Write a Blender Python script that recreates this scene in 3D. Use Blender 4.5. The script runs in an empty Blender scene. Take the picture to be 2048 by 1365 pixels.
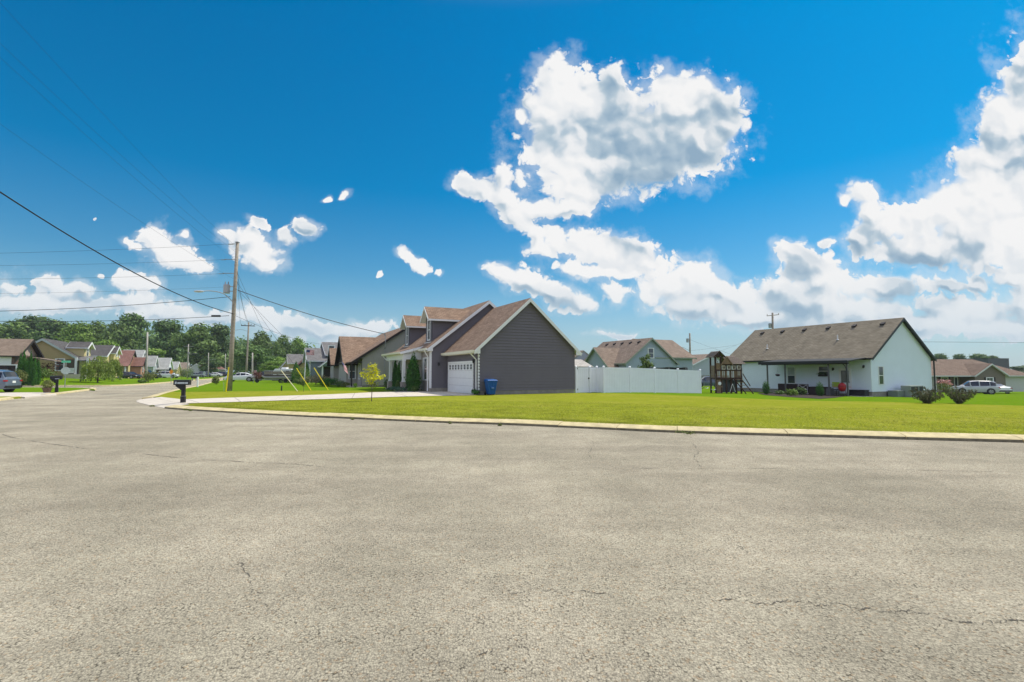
import bpy, math, random
import numpy as np
from mathutils import Vector, Matrix
R = math.radians
scene = bpy.context.scene
COL = scene.collection
rng = random.Random(7)

# ------------------------------------------------------------------ camera
F = 1000.0                      # focal length in pixels of the 2048 px wide photograph
EYE = 1.62
TH = math.atan(62.5 / F)        # slight upward pitch
cd = bpy.data.cameras.new('camera'); cam = bpy.data.objects.new('camera', cd); COL.objects.link(cam)
cd.sensor_width = 36.0; cd.lens = 36.0 * F / 2048.0
cd.clip_start = 0.1; cd.clip_end = 6000
cam.location = (0, 0, EYE); cam.rotation_euler = (R(90) + TH, 0, 0)
scene.camera = cam
vs = scene.view_settings
vs.view_transform = 'Standard'; vs.look = 'None'; vs.gamma = 1.0; vs.exposure = 0.02; vs.use_curve_mapping = False

# ------------------------------------------------------------------ sun
SUN_EL = R(56)
SUN_H = Vector((0.885, 0.466)).normalized()
SUN_DIR = Vector((SUN_H.x * math.cos(SUN_EL), SUN_H.y * math.cos(SUN_EL), math.sin(SUN_EL)))
sl = bpy.data.lights.new('sun', 'SUN'); sl.energy = 4.6; sl.angle = R(0.55); sl.color = (1.0, 0.93, 0.80)
so = bpy.data.objects.new('sun', sl); COL.objects.link(so)
so.rotation_euler = SUN_DIR.to_track_quat('Z', 'Y').to_euler(); so.location = (30, 20, 60)

# ------------------------------------------------------------------ world: sky texture and cumulus clouds
W = bpy.data.worlds.new('World'); scene.world = W; W.use_nodes = True
nt = W.node_tree; nt.nodes.clear()
def N(t, **kw):
    n = nt.nodes.new(t)
    for k, v in kw.items(): setattr(n, k, v)
    return n
def L(a, b): nt.links.new(a, b)
def M(op, a, b=None, c=None, clamp=False):
    n = N('ShaderNodeMath', operation=op); n.use_clamp = clamp
    for i, s in enumerate((a, b, c)):
        if s is None: continue
        if isinstance(s, (int, float)): n.inputs[i].default_value = s
        else: L(s, n.inputs[i])
    return n.outputs[0]
def VM(op, a, b=None, c=None, scale=None):
    n = N('ShaderNodeVectorMath', operation=op)
    for i, s in enumerate((a, b, c)):
        if s is None: continue
        if isinstance(s, tuple): n.inputs[i].default_value = s
        else: L(s, n.inputs[i])
    if scale is not None:
        if isinstance(scale, (int, float)): n.inputs['Scale'].default_value = scale
        else: L(scale, n.inputs['Scale'])
    return n.outputs['Value'] if op in ('LENGTH', 'DOT_PRODUCT') else n.outputs[0]
def MR(v, a, b, c=0.0, d=1.0, kind='SMOOTHSTEP'):
    n = N('ShaderNodeMapRange', interpolation_type=kind)
    L(v, n.inputs[0])
    for i, s in enumerate((a, b, c, d)): n.inputs[i + 1].default_value = s
    return n.outputs[0]

sky = N('ShaderNodeTexSky', sky_type='NISHITA'); sky.sun_disc = False
sky.sun_elevation = SUN_EL; sky.sun_rotation = math.atan2(SUN_H.x, SUN_H.y)
sky.altitude = 100; sky.air_density = 1.15; sky.dust_density = 0.6; sky.ozone_density = 3.0
tc = N('ShaderNodeTexCoord')
sep = N('ShaderNodeSeparateXYZ'); L(tc.outputs['Generated'], sep.inputs[0])
ysafe = M('MAXIMUM', sep.outputs[1], 0.05)
cu = M('DIVIDE', sep.outputs[0], ysafe); cv = M('DIVIDE', sep.outputs[2], ysafe)
cmb = N('ShaderNodeCombineXYZ'); L(cu, cmb.inputs[0]); L(cv, cmb.inputs[1])
C0 = cmb.outputs[0]
def dirpix(u, v):               # world direction of a picture direction (used for where the clouds stand in the sky)
    up = 682.5 - v
    return (u - 1024, F * math.cos(TH) - up * math.sin(TH), F * math.sin(TH) + up * math.cos(TH))
BLOBS = [ # azimuth/height centre, radii, tilt, strength
 # the big cloud
 (1118,175,58,62,0),(1116,128,22,22,0),(1150,200,70,60,0),(1100,235,50,50,0),(1228,150,24,34,20),(1225,200,50,45,0),
 (1345,185,62,50,0),(1400,200,60,50,0),(1452,210,44,34,0),(1260,270,170,75,0),(1390,280,78,70,0),(1130,290,78,80,0),
 (1200,345,120,55,8),(1320,320,110,55,12),(1150,380,75,30,0),(1042,235,14,20,0),(1060,205,20,20,0),(1440,250,42,40,0),
 # its tail
 (928,368,26,20,-20),(968,380,42,22,-25),(1003,350,24,34,10),(1042,355,11,28,10),(1012,400,40,26,-50),(1040,440,34,20,-40),
 (1085,420,50,18,0),(1140,418,60,18,8),(1065,465,34,14,-45),(1085,497,34,20,0),(1115,480,20,30,30),
 # middle bank
 (1170,490,44,34,0),(1215,500,70,40,-10),(1270,515,62,38,-20),(1160,540,60,16,-8),(1230,548,70,14,0),
 (1005,545,34,16,-25),(1055,562,46,24,-20),(1110,590,50,24,-25),(1165,605,36,18,-15),(1228,587,30,20,-15),
 (1385,550,46,36,0),(1345,570,60,30,0),(1440,585,46,34,-20),(1410,610,110,34,0),(1300,590,30,16,0),(1480,600,30,26,0),
 # right bank
 (1725,385,34,26,-20),(1690,398,20,12,10),(1738,430,24,34,0),(1720,480,36,34,0),(1765,455,48,36,20),(1830,440,60,42,30),
 (1890,410,60,46,20),(1960,400,80,70,30),(2040,330,90,90,0),(1950,325,46,40,30),(2010,230,46,50,45),(2048,170,50,60,40),
 (2100,260,90,200,0),(1988,270,40,50,0),(2048,480,110,80,0),(1950,480,100,60,0),(1850,505,100,36,0),
 (1587,500,34,20,-20),(1610,530,54,34,0),(1650,560,50,40,0),(1555,580,44,30,20),(1655,487,14,11,0),(1600,600,100,40,0),
 (1760,575,100,26,0),(1900,570,50,14,0),(1955,570,24,18,0),(2030,562,46,18,0),(2050,610,40,40,0),(1890,615,52,26,0),(1960,625,70,34,0),
 (1730,620,100,30,0),(1830,650,150,26,0),(1520,635,120,22,0),(2000,660,110,24,0),(1240,670,44,7,0),(1640,650,140,26,0),
 # left clouds
 (305,470,26,28,-20),(330,500,50,32,-30),(360,520,56,24,-15),(265,490,22,10,-40),(372,470,13,13,0),
 (455,470,24,14,-20),(495,480,40,28,0),(520,505,42,34,-20),(535,530,34,24,0),(515,445,28,9,-35),(572,470,26,13,-30),(612,452,28,18,-20),
 (655,400,9,8,0),(690,390,15,9,20),(815,510,26,12,-40),(838,533,22,15,-40),(880,547,10,6,0),(760,547,10,5,0),(186,439,5,4,0),
 (20,577,34,12,0),(100,570,36,18,0),(145,582,50,14,0),(20,606,50,14,0),(80,608,120,22,0),(255,560,36,16,0),(295,568,34,18,0),(200,553,8,4,0),
 (190,612,90,16,0),(270,600,60,16,0),(330,625,90,20,0),(440,635,90,14,0),(520,632,46,18,-20),(590,648,60,20,-15),(650,665,90,20,0),(740,655,46,15,0),
 (-120,560,110,50,0),(-330,420,130,80,0),(2350,420,200,160,0),(2450,600,300,60,0),(-300,620,240,30,0),
]
# the lobes are summed once into a coarse grid (made here, no file), the fine structure is noise nodes
GW, GH, U0, U1, V0, V1 = 1280, 400, -1.6, 1.6, -0.1, 0.9
gu, gv = np.meshgrid(U0 + (np.arange(GW) + .5) / GW * (U1 - U0), V0 + (np.arange(GH) + .5) / GH * (V1 - V0))
acc = np.zeros_like(gu)
for (px, py, rx, ry, rot) in BLOBS:
    d = dirpix(px, py); c_, s_ = math.cos(R(rot)), math.sin(R(rot))
    du, dv = gu - d[0] / d[1], gv - d[2] / d[1]
    aa, bb = (du * c_ + dv * s_) / (rx / F * 1.28), (-du * s_ + dv * c_) / (ry / F * 1.28)
    acc += np.exp(-7.0 * np.sqrt(aa * aa + bb * bb))
fieldv = 1.0 + np.log(acc + 1e-9) / 7.0
fieldv = np.clip(fieldv, -1.5, 1.2)
img = bpy.data.images.new('cloud_field', GW, GH, alpha=False, float_buffer=True, is_data=True)
buf = np.ones((GH, GW, 4), dtype=np.float32); buf[..., 0] = fieldv * .25 + .5; buf[..., 1] = buf[..., 2] = buf[..., 0]
img.pixels.foreach_set(buf.ravel()); img.update(); img.pack()
def field(Cin):                  # signed field of all cloud lobes: > 0 inside
    it = N('ShaderNodeTexImage'); it.image = img; it.extension = 'EXTEND'; it.interpolation = 'Cubic'
    L(VM('MULTIPLY', VM('SUBTRACT', Cin, (U0, V0, 0)), (1 / (U1 - U0), 1 / (V1 - V0), 0)), it.inputs[0])
    return M('MULTIPLY', M('SUBTRACT', it.outputs[0], .5), 4.0)
def noise(vec, scale, detail, rough, dist=0.0, color=False):
    n = N('ShaderNodeTexNoise', noise_dimensions='2D'); n.inputs['Scale'].default_value = scale; n.inputs['Detail'].default_value = detail
    n.inputs['Roughness'].default_value = rough; n.inputs['Distortion'].default_value = dist
    L(vec, n.inputs['Vector'])
    return n.outputs['Color'] if color else n.outputs[0]
def warped(Cin):
    w_ = VM('SCALE', VM('SUBTRACT', noise(Cin, 17, 3, .5, color=True), (.5, .5, .5)), scale=0.034)
    return VM('ADD', Cin, VM('MULTIPLY', w_, (1, 1, 0)))
def density(C1, f, det=8):
    n1 = noise(C1, 26, det, .52)
    v = N('ShaderNodeTexVoronoi', feature='F1', voronoi_dimensions='2D'); v.inputs['Scale'].default_value = 42
    v.inputs['Detail'].default_value = 2.5; v.inputs['Roughness'].default_value = .5; v.inputs['Lacunarity'].default_value = 2.3
    L(C1, v.inputs['Vector'])
    puff = M('MULTIPLY', M('SUBTRACT', 0.40, v.outputs['Distance']), 0.62)
    return M('ADD', M('ADD', M('MINIMUM', M('MULTIPLY', f, 1.6), 1.15), M('MULTIPLY', M('SUBTRACT', n1, 0.5), 1.7)), puff)
C1 = warped(C0)
fA = field(C1)
dA = density(C1, fA)
def smooth(C, f):               # the broad billows that catch the light
    v = N('ShaderNodeTexVoronoi', feature='F1', voronoi_dimensions='2D'); v.inputs['Scale'].default_value = 19
    v.inputs['Detail'].default_value = 1.2; v.inputs['Roughness'].default_value = .45; L(C, v.inputs['Vector'])
    return M('ADD', M('ADD', M('MINIMUM', M('MULTIPLY', f, 1.5), 1.3), M('MULTIPLY', M('SUBTRACT', noise(C, 10, 3, .5), .5), 1.7)), M('MULTIPLY', M('SUBTRACT', .4, v.outputs['Distance']), .7))
sA = smooth(C1, fA)
Cb = VM('MULTIPLY_ADD', dA, (1e-7, 1e-7, 0), VM('ADD', C1, (0.009, 0.015, 0)))
sB = smooth(Cb, field(Cb))
front = MR(sep.outputs[1], 0.05, 0.25)
edge = MR(noise(C0, 11, 2, .5), .35, .65, .24, .75)         # some edges crisp, some frayed and thin
aa_ = N('ShaderNodeMapRange', interpolation_type='SMOOTHSTEP'); L(dA, aa_.inputs[0]); aa_.inputs[1].default_value = -0.04; L(edge, aa_.inputs[2])
alphaF = M('MULTIPLY', M('MAXIMUM', M('MAXIMUM', aa_.outputs[0], MR(fA, .27, .52)), M('MULTIPLY', MR(M('ADD', fA, M('MULTIPLY', M('SUBTRACT', noise(C0, 18, 5, .6), .5), 1.6)), -.22, .55), .36)), front)
relief = MR(M('SUBTRACT', sA, sB), -0.42, 0.42, kind='LINEAR')
low = MR(noise(VM('MULTIPLY', VM('ADD', C1, (.31, .17, 0)), (1, 1.6, 1)), 4.2, 3, .45), .38, .64)
thick = M('MULTIPLY', MR(fA, 0.12, 0.58), low)
br = M('SUBTRACT', M('ADD', .74, M('MULTIPLY', relief, .38)), M('MULTIPLY', thick, 0.47), clamp=True)
cr = N('ShaderNodeValToRGB'); L(br, cr.inputs[0])
e = cr.color_ramp.elements; e[0].position = 0.30; e[0].color = (.30, .44, .58, 1); e[1].position = 0.94; e[1].color = (.97, .97, .97, 1)
x = e.new(0.52); x.color = (.48, .60, .70, 1)
x = e.new(0.72); x.color = (.84, .87, .90, 1)
STR = 0.125
cloudF = VM('SCALE', cr.outputs[0], scale=.93 / STR)
# bright clouds added out of view, overhead and behind, to whiten the ambient light
n3 = N('ShaderNodeTexNoise'); n3.inputs['Scale'].default_value = 2.6; n3.inputs['Detail'].default_value = 4; n3.inputs['Roughness'].default_value = .55
L(VM('MULTIPLY', tc.outputs['Generated'], (1, 1, 1.6)), n3.inputs['Vector'])
back = MR(sep.outputs[1], 0.12, -0.12)
high = MR(sep.outputs[2], 0.60, 0.80)
alphaB = M('MULTIPLY', MR(n3.outputs[0], .40, .52), M('MAXIMUM', back, high))
# sky: the Sky Texture, deeper blue ahead, paler overhead and behind to fill shade
elev = sep.outputs[2]
tint = N('ShaderNodeValToRGB'); L(MR(elev, 0.0, 0.55, kind='LINEAR'), tint.inputs[0])
te = tint.color_ramp.elements; te[0].position = 0; te[0].color = (.60, .74, .88, 1); te[1].position = 1; te[1].color = (.0, .63, .92, 1)
t = te.new(.30); t.color = (.32, .69, .84, 1)
t = te.new(.62); t.color = (.01, .62, .88, 1)
tb = N('ShaderNodeMix', data_type='RGBA'); L(M('MAXIMUM', back, high), tb.inputs[0]); L(tint.outputs[0], tb.inputs[6]); tb.inputs[7].default_value = (.92, .88, 1.15, 1)
skyc = VM('MULTIPLY', sky.outputs[0], tb.outputs[2])
def MIX(f, a, b_):
    n = N('ShaderNodeMix', data_type='RGBA'); n.clamp_factor = True; L(f, n.inputs[0])
    for s_, k in ((a, 6), (b_, 7)):
        if isinstance(s_, tuple): n.inputs[k].default_value = s_
        else: L(s_, n.inputs[k])
    return n.outputs[2]
mix2 = MIX(alphaF, skyc, cloudF)
mix2 = MIX(alphaB, mix2, (.82 / STR, .86 / STR, 1.06 / STR, 1))
# milky air low over the horizon
hz = M('MULTIPLY', MR(elev, 0.20, -0.02), 0.66)
mix2 = MIX(hz, mix2, (4.4 * .8, 5.9 * .8, 7.0 * .8, 1))
bg = N('ShaderNodeBackground'); bg.inputs[1].default_value = STR; L(mix2, bg.inputs[0])
out = N('ShaderNodeOutputWorld'); L(bg.outputs[0], out.inputs[0])
W.cycles.sampling_method = 'MANUAL'; W.cycles.sample_map_resolution = 512

# ================================================================== placing
def P(px, v, y):                # the point in the direction of a picture position at distance y ahead
    d = dirpix(px, v); return Vector((d[0] / d[1] * y, y, EYE + d[2] / d[1] * y))
def ZV(v, y): return P(1024, v, y).z
def XP(px, y): return P(px, 745, y).x
def FLAT(px, v, z=0.0):         # where that direction meets the level z
    d = dirpix(px, v); y = (z - EYE) * d[1] / d[2]; return Vector((d[0] / d[1] * y, y, z))
ANG = R(26.4)
U = Vector((math.cos(ANG), math.sin(ANG), 0)); V = Vector((-math.sin(ANG), math.cos(ANG), 0))
def sstep(a, b, x):
    t = min(1, max(0, (x - a) / (b - a))); return t * t * (3 - 2 * t)
def H(x, y):                    # height of the lawns
    a = (x + 21) * U.x + (y - 28.8) * U.y
    if a > -3:
        t = x * .8 + y * .3
        z = .12 - .0255 * max(0, min(t - 16, 110)) * sstep(16, 24, t)
        return z
    d = -7.2 - a
    return .12 + .85 * sstep(1.5, 16, d) * sstep(58.4, 63, y) * (1 - .72 * sstep(70, 105, y)) 
def GP(px, y, dz=0.0):
    x = XP(px, y); return Vector((x, y, H(x, y) + dz))

# ================================================================== materials
MATS = {}
def pmat(name, col, rough=.8, var=.12, scale=6.0, bump=0.0, bscale=60.0, metal=0.0, spec=.3, coat=0.0, sheen=0, trans=None):
    if name in MATS: return MATS[name]
    m = bpy.data.materials.new(name); m.use_nodes = True; t = m.node_tree
    b = t.nodes['Principled BSDF']; b.inputs['Roughness'].default_value = rough
    b.inputs['Metallic'].default_value = metal; b.inputs['Specular IOR Level'].default_value = spec
    b.inputs['Coat Weight'].default_value = coat
    co = t.nodes.new('ShaderNodeTexCoord'); n = t.nodes.new('ShaderNodeTexNoise')
    n.inputs['Scale'].default_value = scale; n.inputs['Detail'].default_value = 6; n.inputs['Roughness'].default_value = .6
    t.links.new(co.outputs['Object'], n.inputs['Vector'])
    r = t.nodes.new('ShaderNodeValToRGB'); t.links.new(n.outputs[0], r.inputs[0])
    e = r.color_ramp.elements; e[0].position = .3; e[1].position = .7
    e[0].color = (*[c * (1 - var) for c in col], 1); e[1].color = (*[min(1, c * (1 + var)) for c in col], 1)
    t.links.new(r.outputs[0], b.inputs['Base Color'])
    if bump:
        n2 = t.nodes.new('ShaderNodeTexNoise'); n2.inputs['Scale'].default_value = bscale; n2.inputs['Detail'].default_value = 4
        t.links.new(co.outputs['Object'], n2.inputs['Vector'])
        bp = t.nodes.new('ShaderNodeBump'); bp.inputs['Strength'].default_value = bump; bp.inputs['Distance'].default_value = .02
        t.links.new(n2.outputs[0], bp.inputs['Height']); t.links.new(bp.outputs[0], b.inputs['Normal'])
    MATS[name] = m; return m
def shingle(name, c1, c2, bw=.34, bh=.145):
    if name in MATS: return MATS[name]
    m = bpy.data.materials.new(name); m.use_nodes = True; t = m.node_tree; b = t.nodes['Principled BSDF']
    b.inputs['Roughness'].default_value = .92; b.inputs['Specular IOR Level'].default_value = .15
    uv = t.nodes.new('ShaderNodeTexCoord')
    br = t.nodes.new('ShaderNodeTexBrick'); br.offset = .45; br.squash = 1
    br.inputs['Scale'].default_value = 1; br.inputs['Brick Width'].default_value = bw; br.inputs['Row Height'].default_value = bh
    br.inputs['Mortar Size'].default_value = .013; br.inputs['Mortar Smooth'].default_value = .3; br.inputs['Bias'].default_value = 0
    br.inputs['Color1'].default_value = (*c1, 1); br.inputs['Color2'].default_value = (*c2, 1)
    br.inputs['Mortar'].default_value = (*[c * .42 for c in c1], 1)
    t.links.new(uv.outputs['UV'], br.inputs['Vector'])
    n = t.nodes.new('ShaderNodeTexNoise'); n.inputs['Scale'].default_value = 1.1; n.inputs['Detail'].default_value = 8; n.inputs['Roughness'].default_value = .75
    t.links.new(uv.outputs['UV'], n.inputs['Vector'])
    mr = t.nodes.new('ShaderNodeMapRange'); mr.inputs[1].default_value = .3; mr.inputs[2].default_value = .7; mr.inputs[3].default_value = .72; mr.inputs[4].default_value = 1.25
    t.links.new(n.outputs[0], mr.inputs[0])
    mx = t.nodes.new('ShaderNodeVectorMath'); mx.operation = 'SCALE'; t.links.new(br.outputs[0], mx.inputs[0]); t.links.new(mr.outputs[0], mx.inputs['Scale'])
    t.links.new(mx.outputs[0], b.inputs['Base Color'])
    bp = t.nodes.new('ShaderNodeBump'); bp.inputs['Strength'].default_value = .7; bp.inputs['Distance'].default_value = .012
    sp = t.nodes.new('ShaderNodeSeparateXYZ'); t.links.new(uv.outputs['UV'], sp.inputs[0])
    md = t.nodes.new('ShaderNodeMath'); md.operation = 'MODULO'; md.inputs[1].default_value = bh; t.links.new(sp.outputs[1], md.inputs[0])
    iv = t.nodes.new('ShaderNodeMath'); iv.operation = 'MULTIPLY'; iv.inputs[1].default_value = -5; t.links.new(md.outputs[0], iv.inputs[0])
    t.links.new(iv.outputs[0], bp.inputs['Height']); t.links.new(bp.outputs[0], b.inputs['Normal'])
    MATS[name] = m; return m
def brick(name, c1, c2, mortar, bw=.21, bh=.075):
    m = shingle(name, c1, c2, bw, bh)
    for n in m.node_tree.nodes:
        if n.type == 'TEX_BRICK': n.inputs['Mortar'].default_value = (*mortar, 1); n.inputs['Mortar Size'].default_value = .012; n.offset = .5
        if n.type == 'BUMP': n.inputs['Strength'].default_value = .0
    return m
def leafmat(name, c1, c2, trans=.25):
    if name in MATS: return MATS[name]
    m = bpy.data.materials.new(name); m.use_nodes = True; t = m.node_tree; b = t.nodes['Principled BSDF']
    b.inputs['Roughness'].default_value = .6; b.inputs['Specular IOR Level'].default_value = .25
    g = t.nodes.new('ShaderNodeNewGeometry'); r = t.nodes.new('ShaderNodeValToRGB'); t.links.new(g.outputs['Random Per Island'], r.inputs[0])
    e = r.color_ramp.elements; e[0].color = (*c1, 1); e[1].color = (*c2, 1)
    co = t.nodes.new('ShaderNodeTexCoord'); n = t.nodes.new('ShaderNodeTexNoise'); n.inputs['Scale'].default_value = .9; n.inputs['Detail'].default_value = 3
    t.links.new(co.outputs['Object'], n.inputs['Vector'])
    mr = t.nodes.new('ShaderNodeMapRange'); mr.inputs[1].default_value = .35; mr.inputs[2].default_value = .65; mr.inputs[3].default_value = .75; mr.inputs[4].default_value = 1.3
    t.links.new(n.outputs[0], mr.inputs[0])
    oi = t.nodes.new('ShaderNodeObjectInfo'); m2 = t.nodes.new('ShaderNodeMapRange'); m2.inputs[3].default_value = .8; m2.inputs[4].default_value = 1.2
    t.links.new(oi.outputs['Random'], m2.inputs[0])
    mm = t.nodes.new('ShaderNodeMath'); mm.operation = 'MULTIPLY'; t.links.new(mr.outputs[0], mm.inputs[0]); t.links.new(m2.outputs[0], mm.inputs[1])
    mx = t.nodes.new('ShaderNodeVectorMath'); mx.operation = 'SCALE'; t.links.new(r.outputs[0], mx.inputs[0]); t.links.new(mm.outputs[0], mx.inputs['Scale'])
    t.links.new(mx.outputs[0], b.inputs['Base Color'])
    tr = t.nodes.new('ShaderNodeBsdfTranslucent'); ms = t.nodes.new('ShaderNodeMixShader'); ms.inputs[0].default_value = trans
    t.links.new(mx.outputs[0], tr.inputs[0]); t.links.new(b.outputs[0], ms.inputs[1]); t.links.new(tr.outputs[0], ms.inputs[2])
    t.links.new(ms.outputs[0], t.nodes['Material Output'].inputs[0])
    MATS[name] = m; return m
def glass(name='window_glass', col=(.045, .06, .07), rough=.08):
    return pmat(name, col, rough=rough, var=.25, scale=1.5, spec=.8)
white = pmat('white_trim', (.74, .76, .75), .55, .03)
vinyl = pmat('white_vinyl', (.80, .82, .88), .45, .03, scale=2)
black = pmat('black_plastic', (.018, .018, .019), .5, .2)
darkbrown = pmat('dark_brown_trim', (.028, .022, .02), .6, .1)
concrete = pmat('concrete', (.56, .51, .42), .9, .14, scale=2.5, bump=.3, bscale=90)
blockmat = pmat('foundation_block', (.26, .245, .21), .95, .2, scale=3, bump=.3)
metal = pmat('galvanised_metal', (.34, .35, .35), .45, .15, metal=.6)
tyre = pmat('tyre_rubber', (.02, .02, .02), .85, .2)
rimm = pmat('wheel_rim', (.45, .46, .47), .35, .1, metal=.7)
woodpole = pmat('weathered_pole_wood', (.30, .265, .21), .9, .28, scale=5, bump=.5, bscale=30)
GL = glass()

# ================================================================== mesh builder
class MB:
    def __init__(s): s.v = []; s.f = []; s.m = []
    def add(s, vs, fs, m=0):
        o = len(s.v); s.v += [tuple(p) for p in vs]
        s.f += [tuple(o + i for i in f) for f in fs]; s.m += [m] * len(fs); return s
    def box(s, x0, x1, y0, y1, z0, z1, m=0):
        return s.add([(x0,y0,z0),(x1,y0,z0),(x1,y1,z0),(x0,y1,z0),(x0,y0,z1),(x1,y0,z1),(x1,y1,z1),(x0,y1,z1)],
                     [(3,2,1,0),(4,5,6,7),(0,1,5,4),(1,2,6,5),(2,3,7,6),(3,0,4,7)], m)
    def hexa(s, b, t, m=0):      # bottom four and top four corners
        return s.add(list(b) + list(t), [(3,2,1,0),(4,5,6,7),(0,1,5,4),(1,2,6,5),(2,3,7,6),(3,0,4,7)], m)
    def beam(s, p, q, w, h, m=0):   # top edge runs p to q, plumb sides, hangs down h
        p, q = Vector(p), Vector(q); d = q - p; sd = Vector((-d.y, d.x, 0))
        sd = Vector((1, 0, 0)) if sd.length < 1e-6 else sd.normalized()
        sd *= w / 2; dn = Vector((0, 0, h))
        return s.hexa([p - sd - dn, q - sd - dn, q + sd - dn, p + sd - dn], [p - sd, q - sd, q + sd, p + sd], m)
    def prism(s, poly, a0, a1, axis, m=0):   # poly in the plane across the axis
        n = len(poly)
        def pt(q, a): return {'x': (a, q[0], q[1]), 'y': (q[0], a, q[1]), 'z': (q[0], q[1], a)}[axis]
        vs = [pt(q, a0) for q in poly] + [pt(q, a1) for q in poly]
        fs = [tuple(range(n))[::-1], tuple(range(n, 2 * n))] + [(i, (i + 1) % n, n + (i + 1) % n, n + i) for i in range(n)]
        return s.add(vs, fs, m)
    def tube(s, pts, r, n=8, m=0, cap=True):
        pts = [Vector(p) for p in pts]; rs = r if isinstance(r, (list, tuple)) else [r] * len(pts)
        o = len(s.v); k = len(pts); up = None
        for i, p in enumerate(pts):
            d = (pts[min(i + 1, k - 1)] - pts[max(i - 1, 0)]).normalized()
            if up is None: up = Vector((0, 0, 1)) if abs(d.z) < .9 else Vector((1, 0, 0))
            a = d.cross(up).normalized(); b = d.cross(a).normalized(); up = -b if False else up
            for j in range(n):
                t = 2 * math.pi * j / n; s.v.append(tuple(p + a * math.cos(t) * rs[i] + b * math.sin(t) * rs[i]))
        for i in range(k - 1):
            for j in range(n):
                s.f.append((o + i*n + j, o + i*n + (j+1) % n, o + (i+1)*n + (j+1) % n, o + (i+1)*n + j)); s.m.append(m)
        if cap:
            s.f.append(tuple(o + j for j in range(n))[::-1]); s.m.append(m)
            s.f.append(tuple(o + (k-1)*n + j for j in range(n))); s.m.append(m)
        return s
    def lathe(s, prof, c=(0, 0, 0), n=16, m=0):
        o = len(s.v)
        for r, z in prof:
            for j in range(n):
                t = 2 * math.pi * j / n; s.v.append((c[0] + r * math.cos(t), c[1] + r * math.sin(t), c[2] + z))
        for i in range(len(prof) - 1):
            for j in range(n):
                s.f.append((o + i*n + j, o + i*n + (j+1) % n, o + (i+1)*n + (j+1) % n, o + (i+1)*n + j)); s.m.append(m)
        s.f.append(tuple(o + j for j in range(n))[::-1]); s.m.append(m)
        s.f.append(tuple(o + (len(prof)-1)*n + j for j in range(n))); s.m.append(m)
        return s
    def blob(s, c, rx, ry, rz, jit=.15, seed=1, m=0, nu=10, nv=7):
        r_ = random.Random(seed); o = len(s.v)
        for i in range(nv + 1):
            ph = math.pi * i / nv
            for j in range(nu):
                t = 2 * math.pi * j / nu; k = 1 + r_.uniform(-jit, jit)
                s.v.append((c[0] + rx*k*math.sin(ph)*math.cos(t), c[1] + ry*k*math.sin(ph)*math.sin(t), c[2] + rz*k*math.cos(ph)))
        for i in range(nv):
            for j in range(nu):
                s.f.append((o+i*nu+j, o+(i+1)*nu+j, o+(i+1)*nu+(j+1) % nu, o+i*nu+(j+1) % nu)); s.m.append(m)
        return s
    def build(s, name, mat, parent=None, loc=None, rz=0, smooth=False, bevel=0, uv=True):
        me = bpy.data.meshes.new(name); me.from_pydata(s.v, [], s.f)
        mats = mat if isinstance(mat, (list, tuple)) else [mat]
        for q in mats: me.materials.append(q)
        if len(mats) > 1: me.polygons.foreach_set('material_index', s.m)
        if smooth: me.polygons.foreach_set('use_smooth', [True] * len(s.f))
        me.update()
        if uv and len(s.f) < 20000:
            lay = me.uv_layers.new(name='uv'); data = lay.data
            for p in me.polygons:
                n = p.normal; t = Vector((-n.y, n.x, 0))
                t = Vector((1, 0, 0)) if t.length < 1e-4 else t.normalized()
                b = n.cross(t)
                for li in p.loop_indices:
                    c = me.vertices[me.loops[li].vertex_index].co; data[li].uv = (c.dot(t), c.dot(b))
        o = bpy.data.objects.new(name, me); COL.objects.link(o)
        if parent: o.parent = parent
        if loc is not None: o.location = loc
        o.rotation_euler.z = rz
        if bevel:
            bm = o.modifiers.new('bevel', 'BEVEL'); bm.width = bevel; bm.segments = 2; bm.limit_method = 'ANGLE'
        return o
def tag(o, label=None, cat=None, group=None, kind=None):
    for k, v in (('label', label), ('category', cat), ('group', group), ('kind', kind)):
        if v: o[k] = v
    return o
def thing(name, label, cat, loc, rz=0, group=None):
    o = bpy.data.objects.new(name, None); COL.objects.link(o); o.empty_display_size = .2
    o.location = loc; o.rotation_euler.z = rz; return tag(o, label, cat, group)
def kids(o): return [c for c in bpy.data.objects if c.parent == o]
def dup(root, loc, rz=0, label=None, scale=None, group=None):
    def cp(o, par):
        c = o.copy(); COL.objects.link(c); c.parent = par
        for ch in kids(o): cp(ch, c)
        return c
    r = cp(root, None); r.location = loc; r.rotation_euler.z = rz
    if scale is not None: r.scale = scale if isinstance(scale, tuple) else (scale,) * 3
    if label: r['label'] = label
    if group: r['group'] = group
    return r

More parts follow.
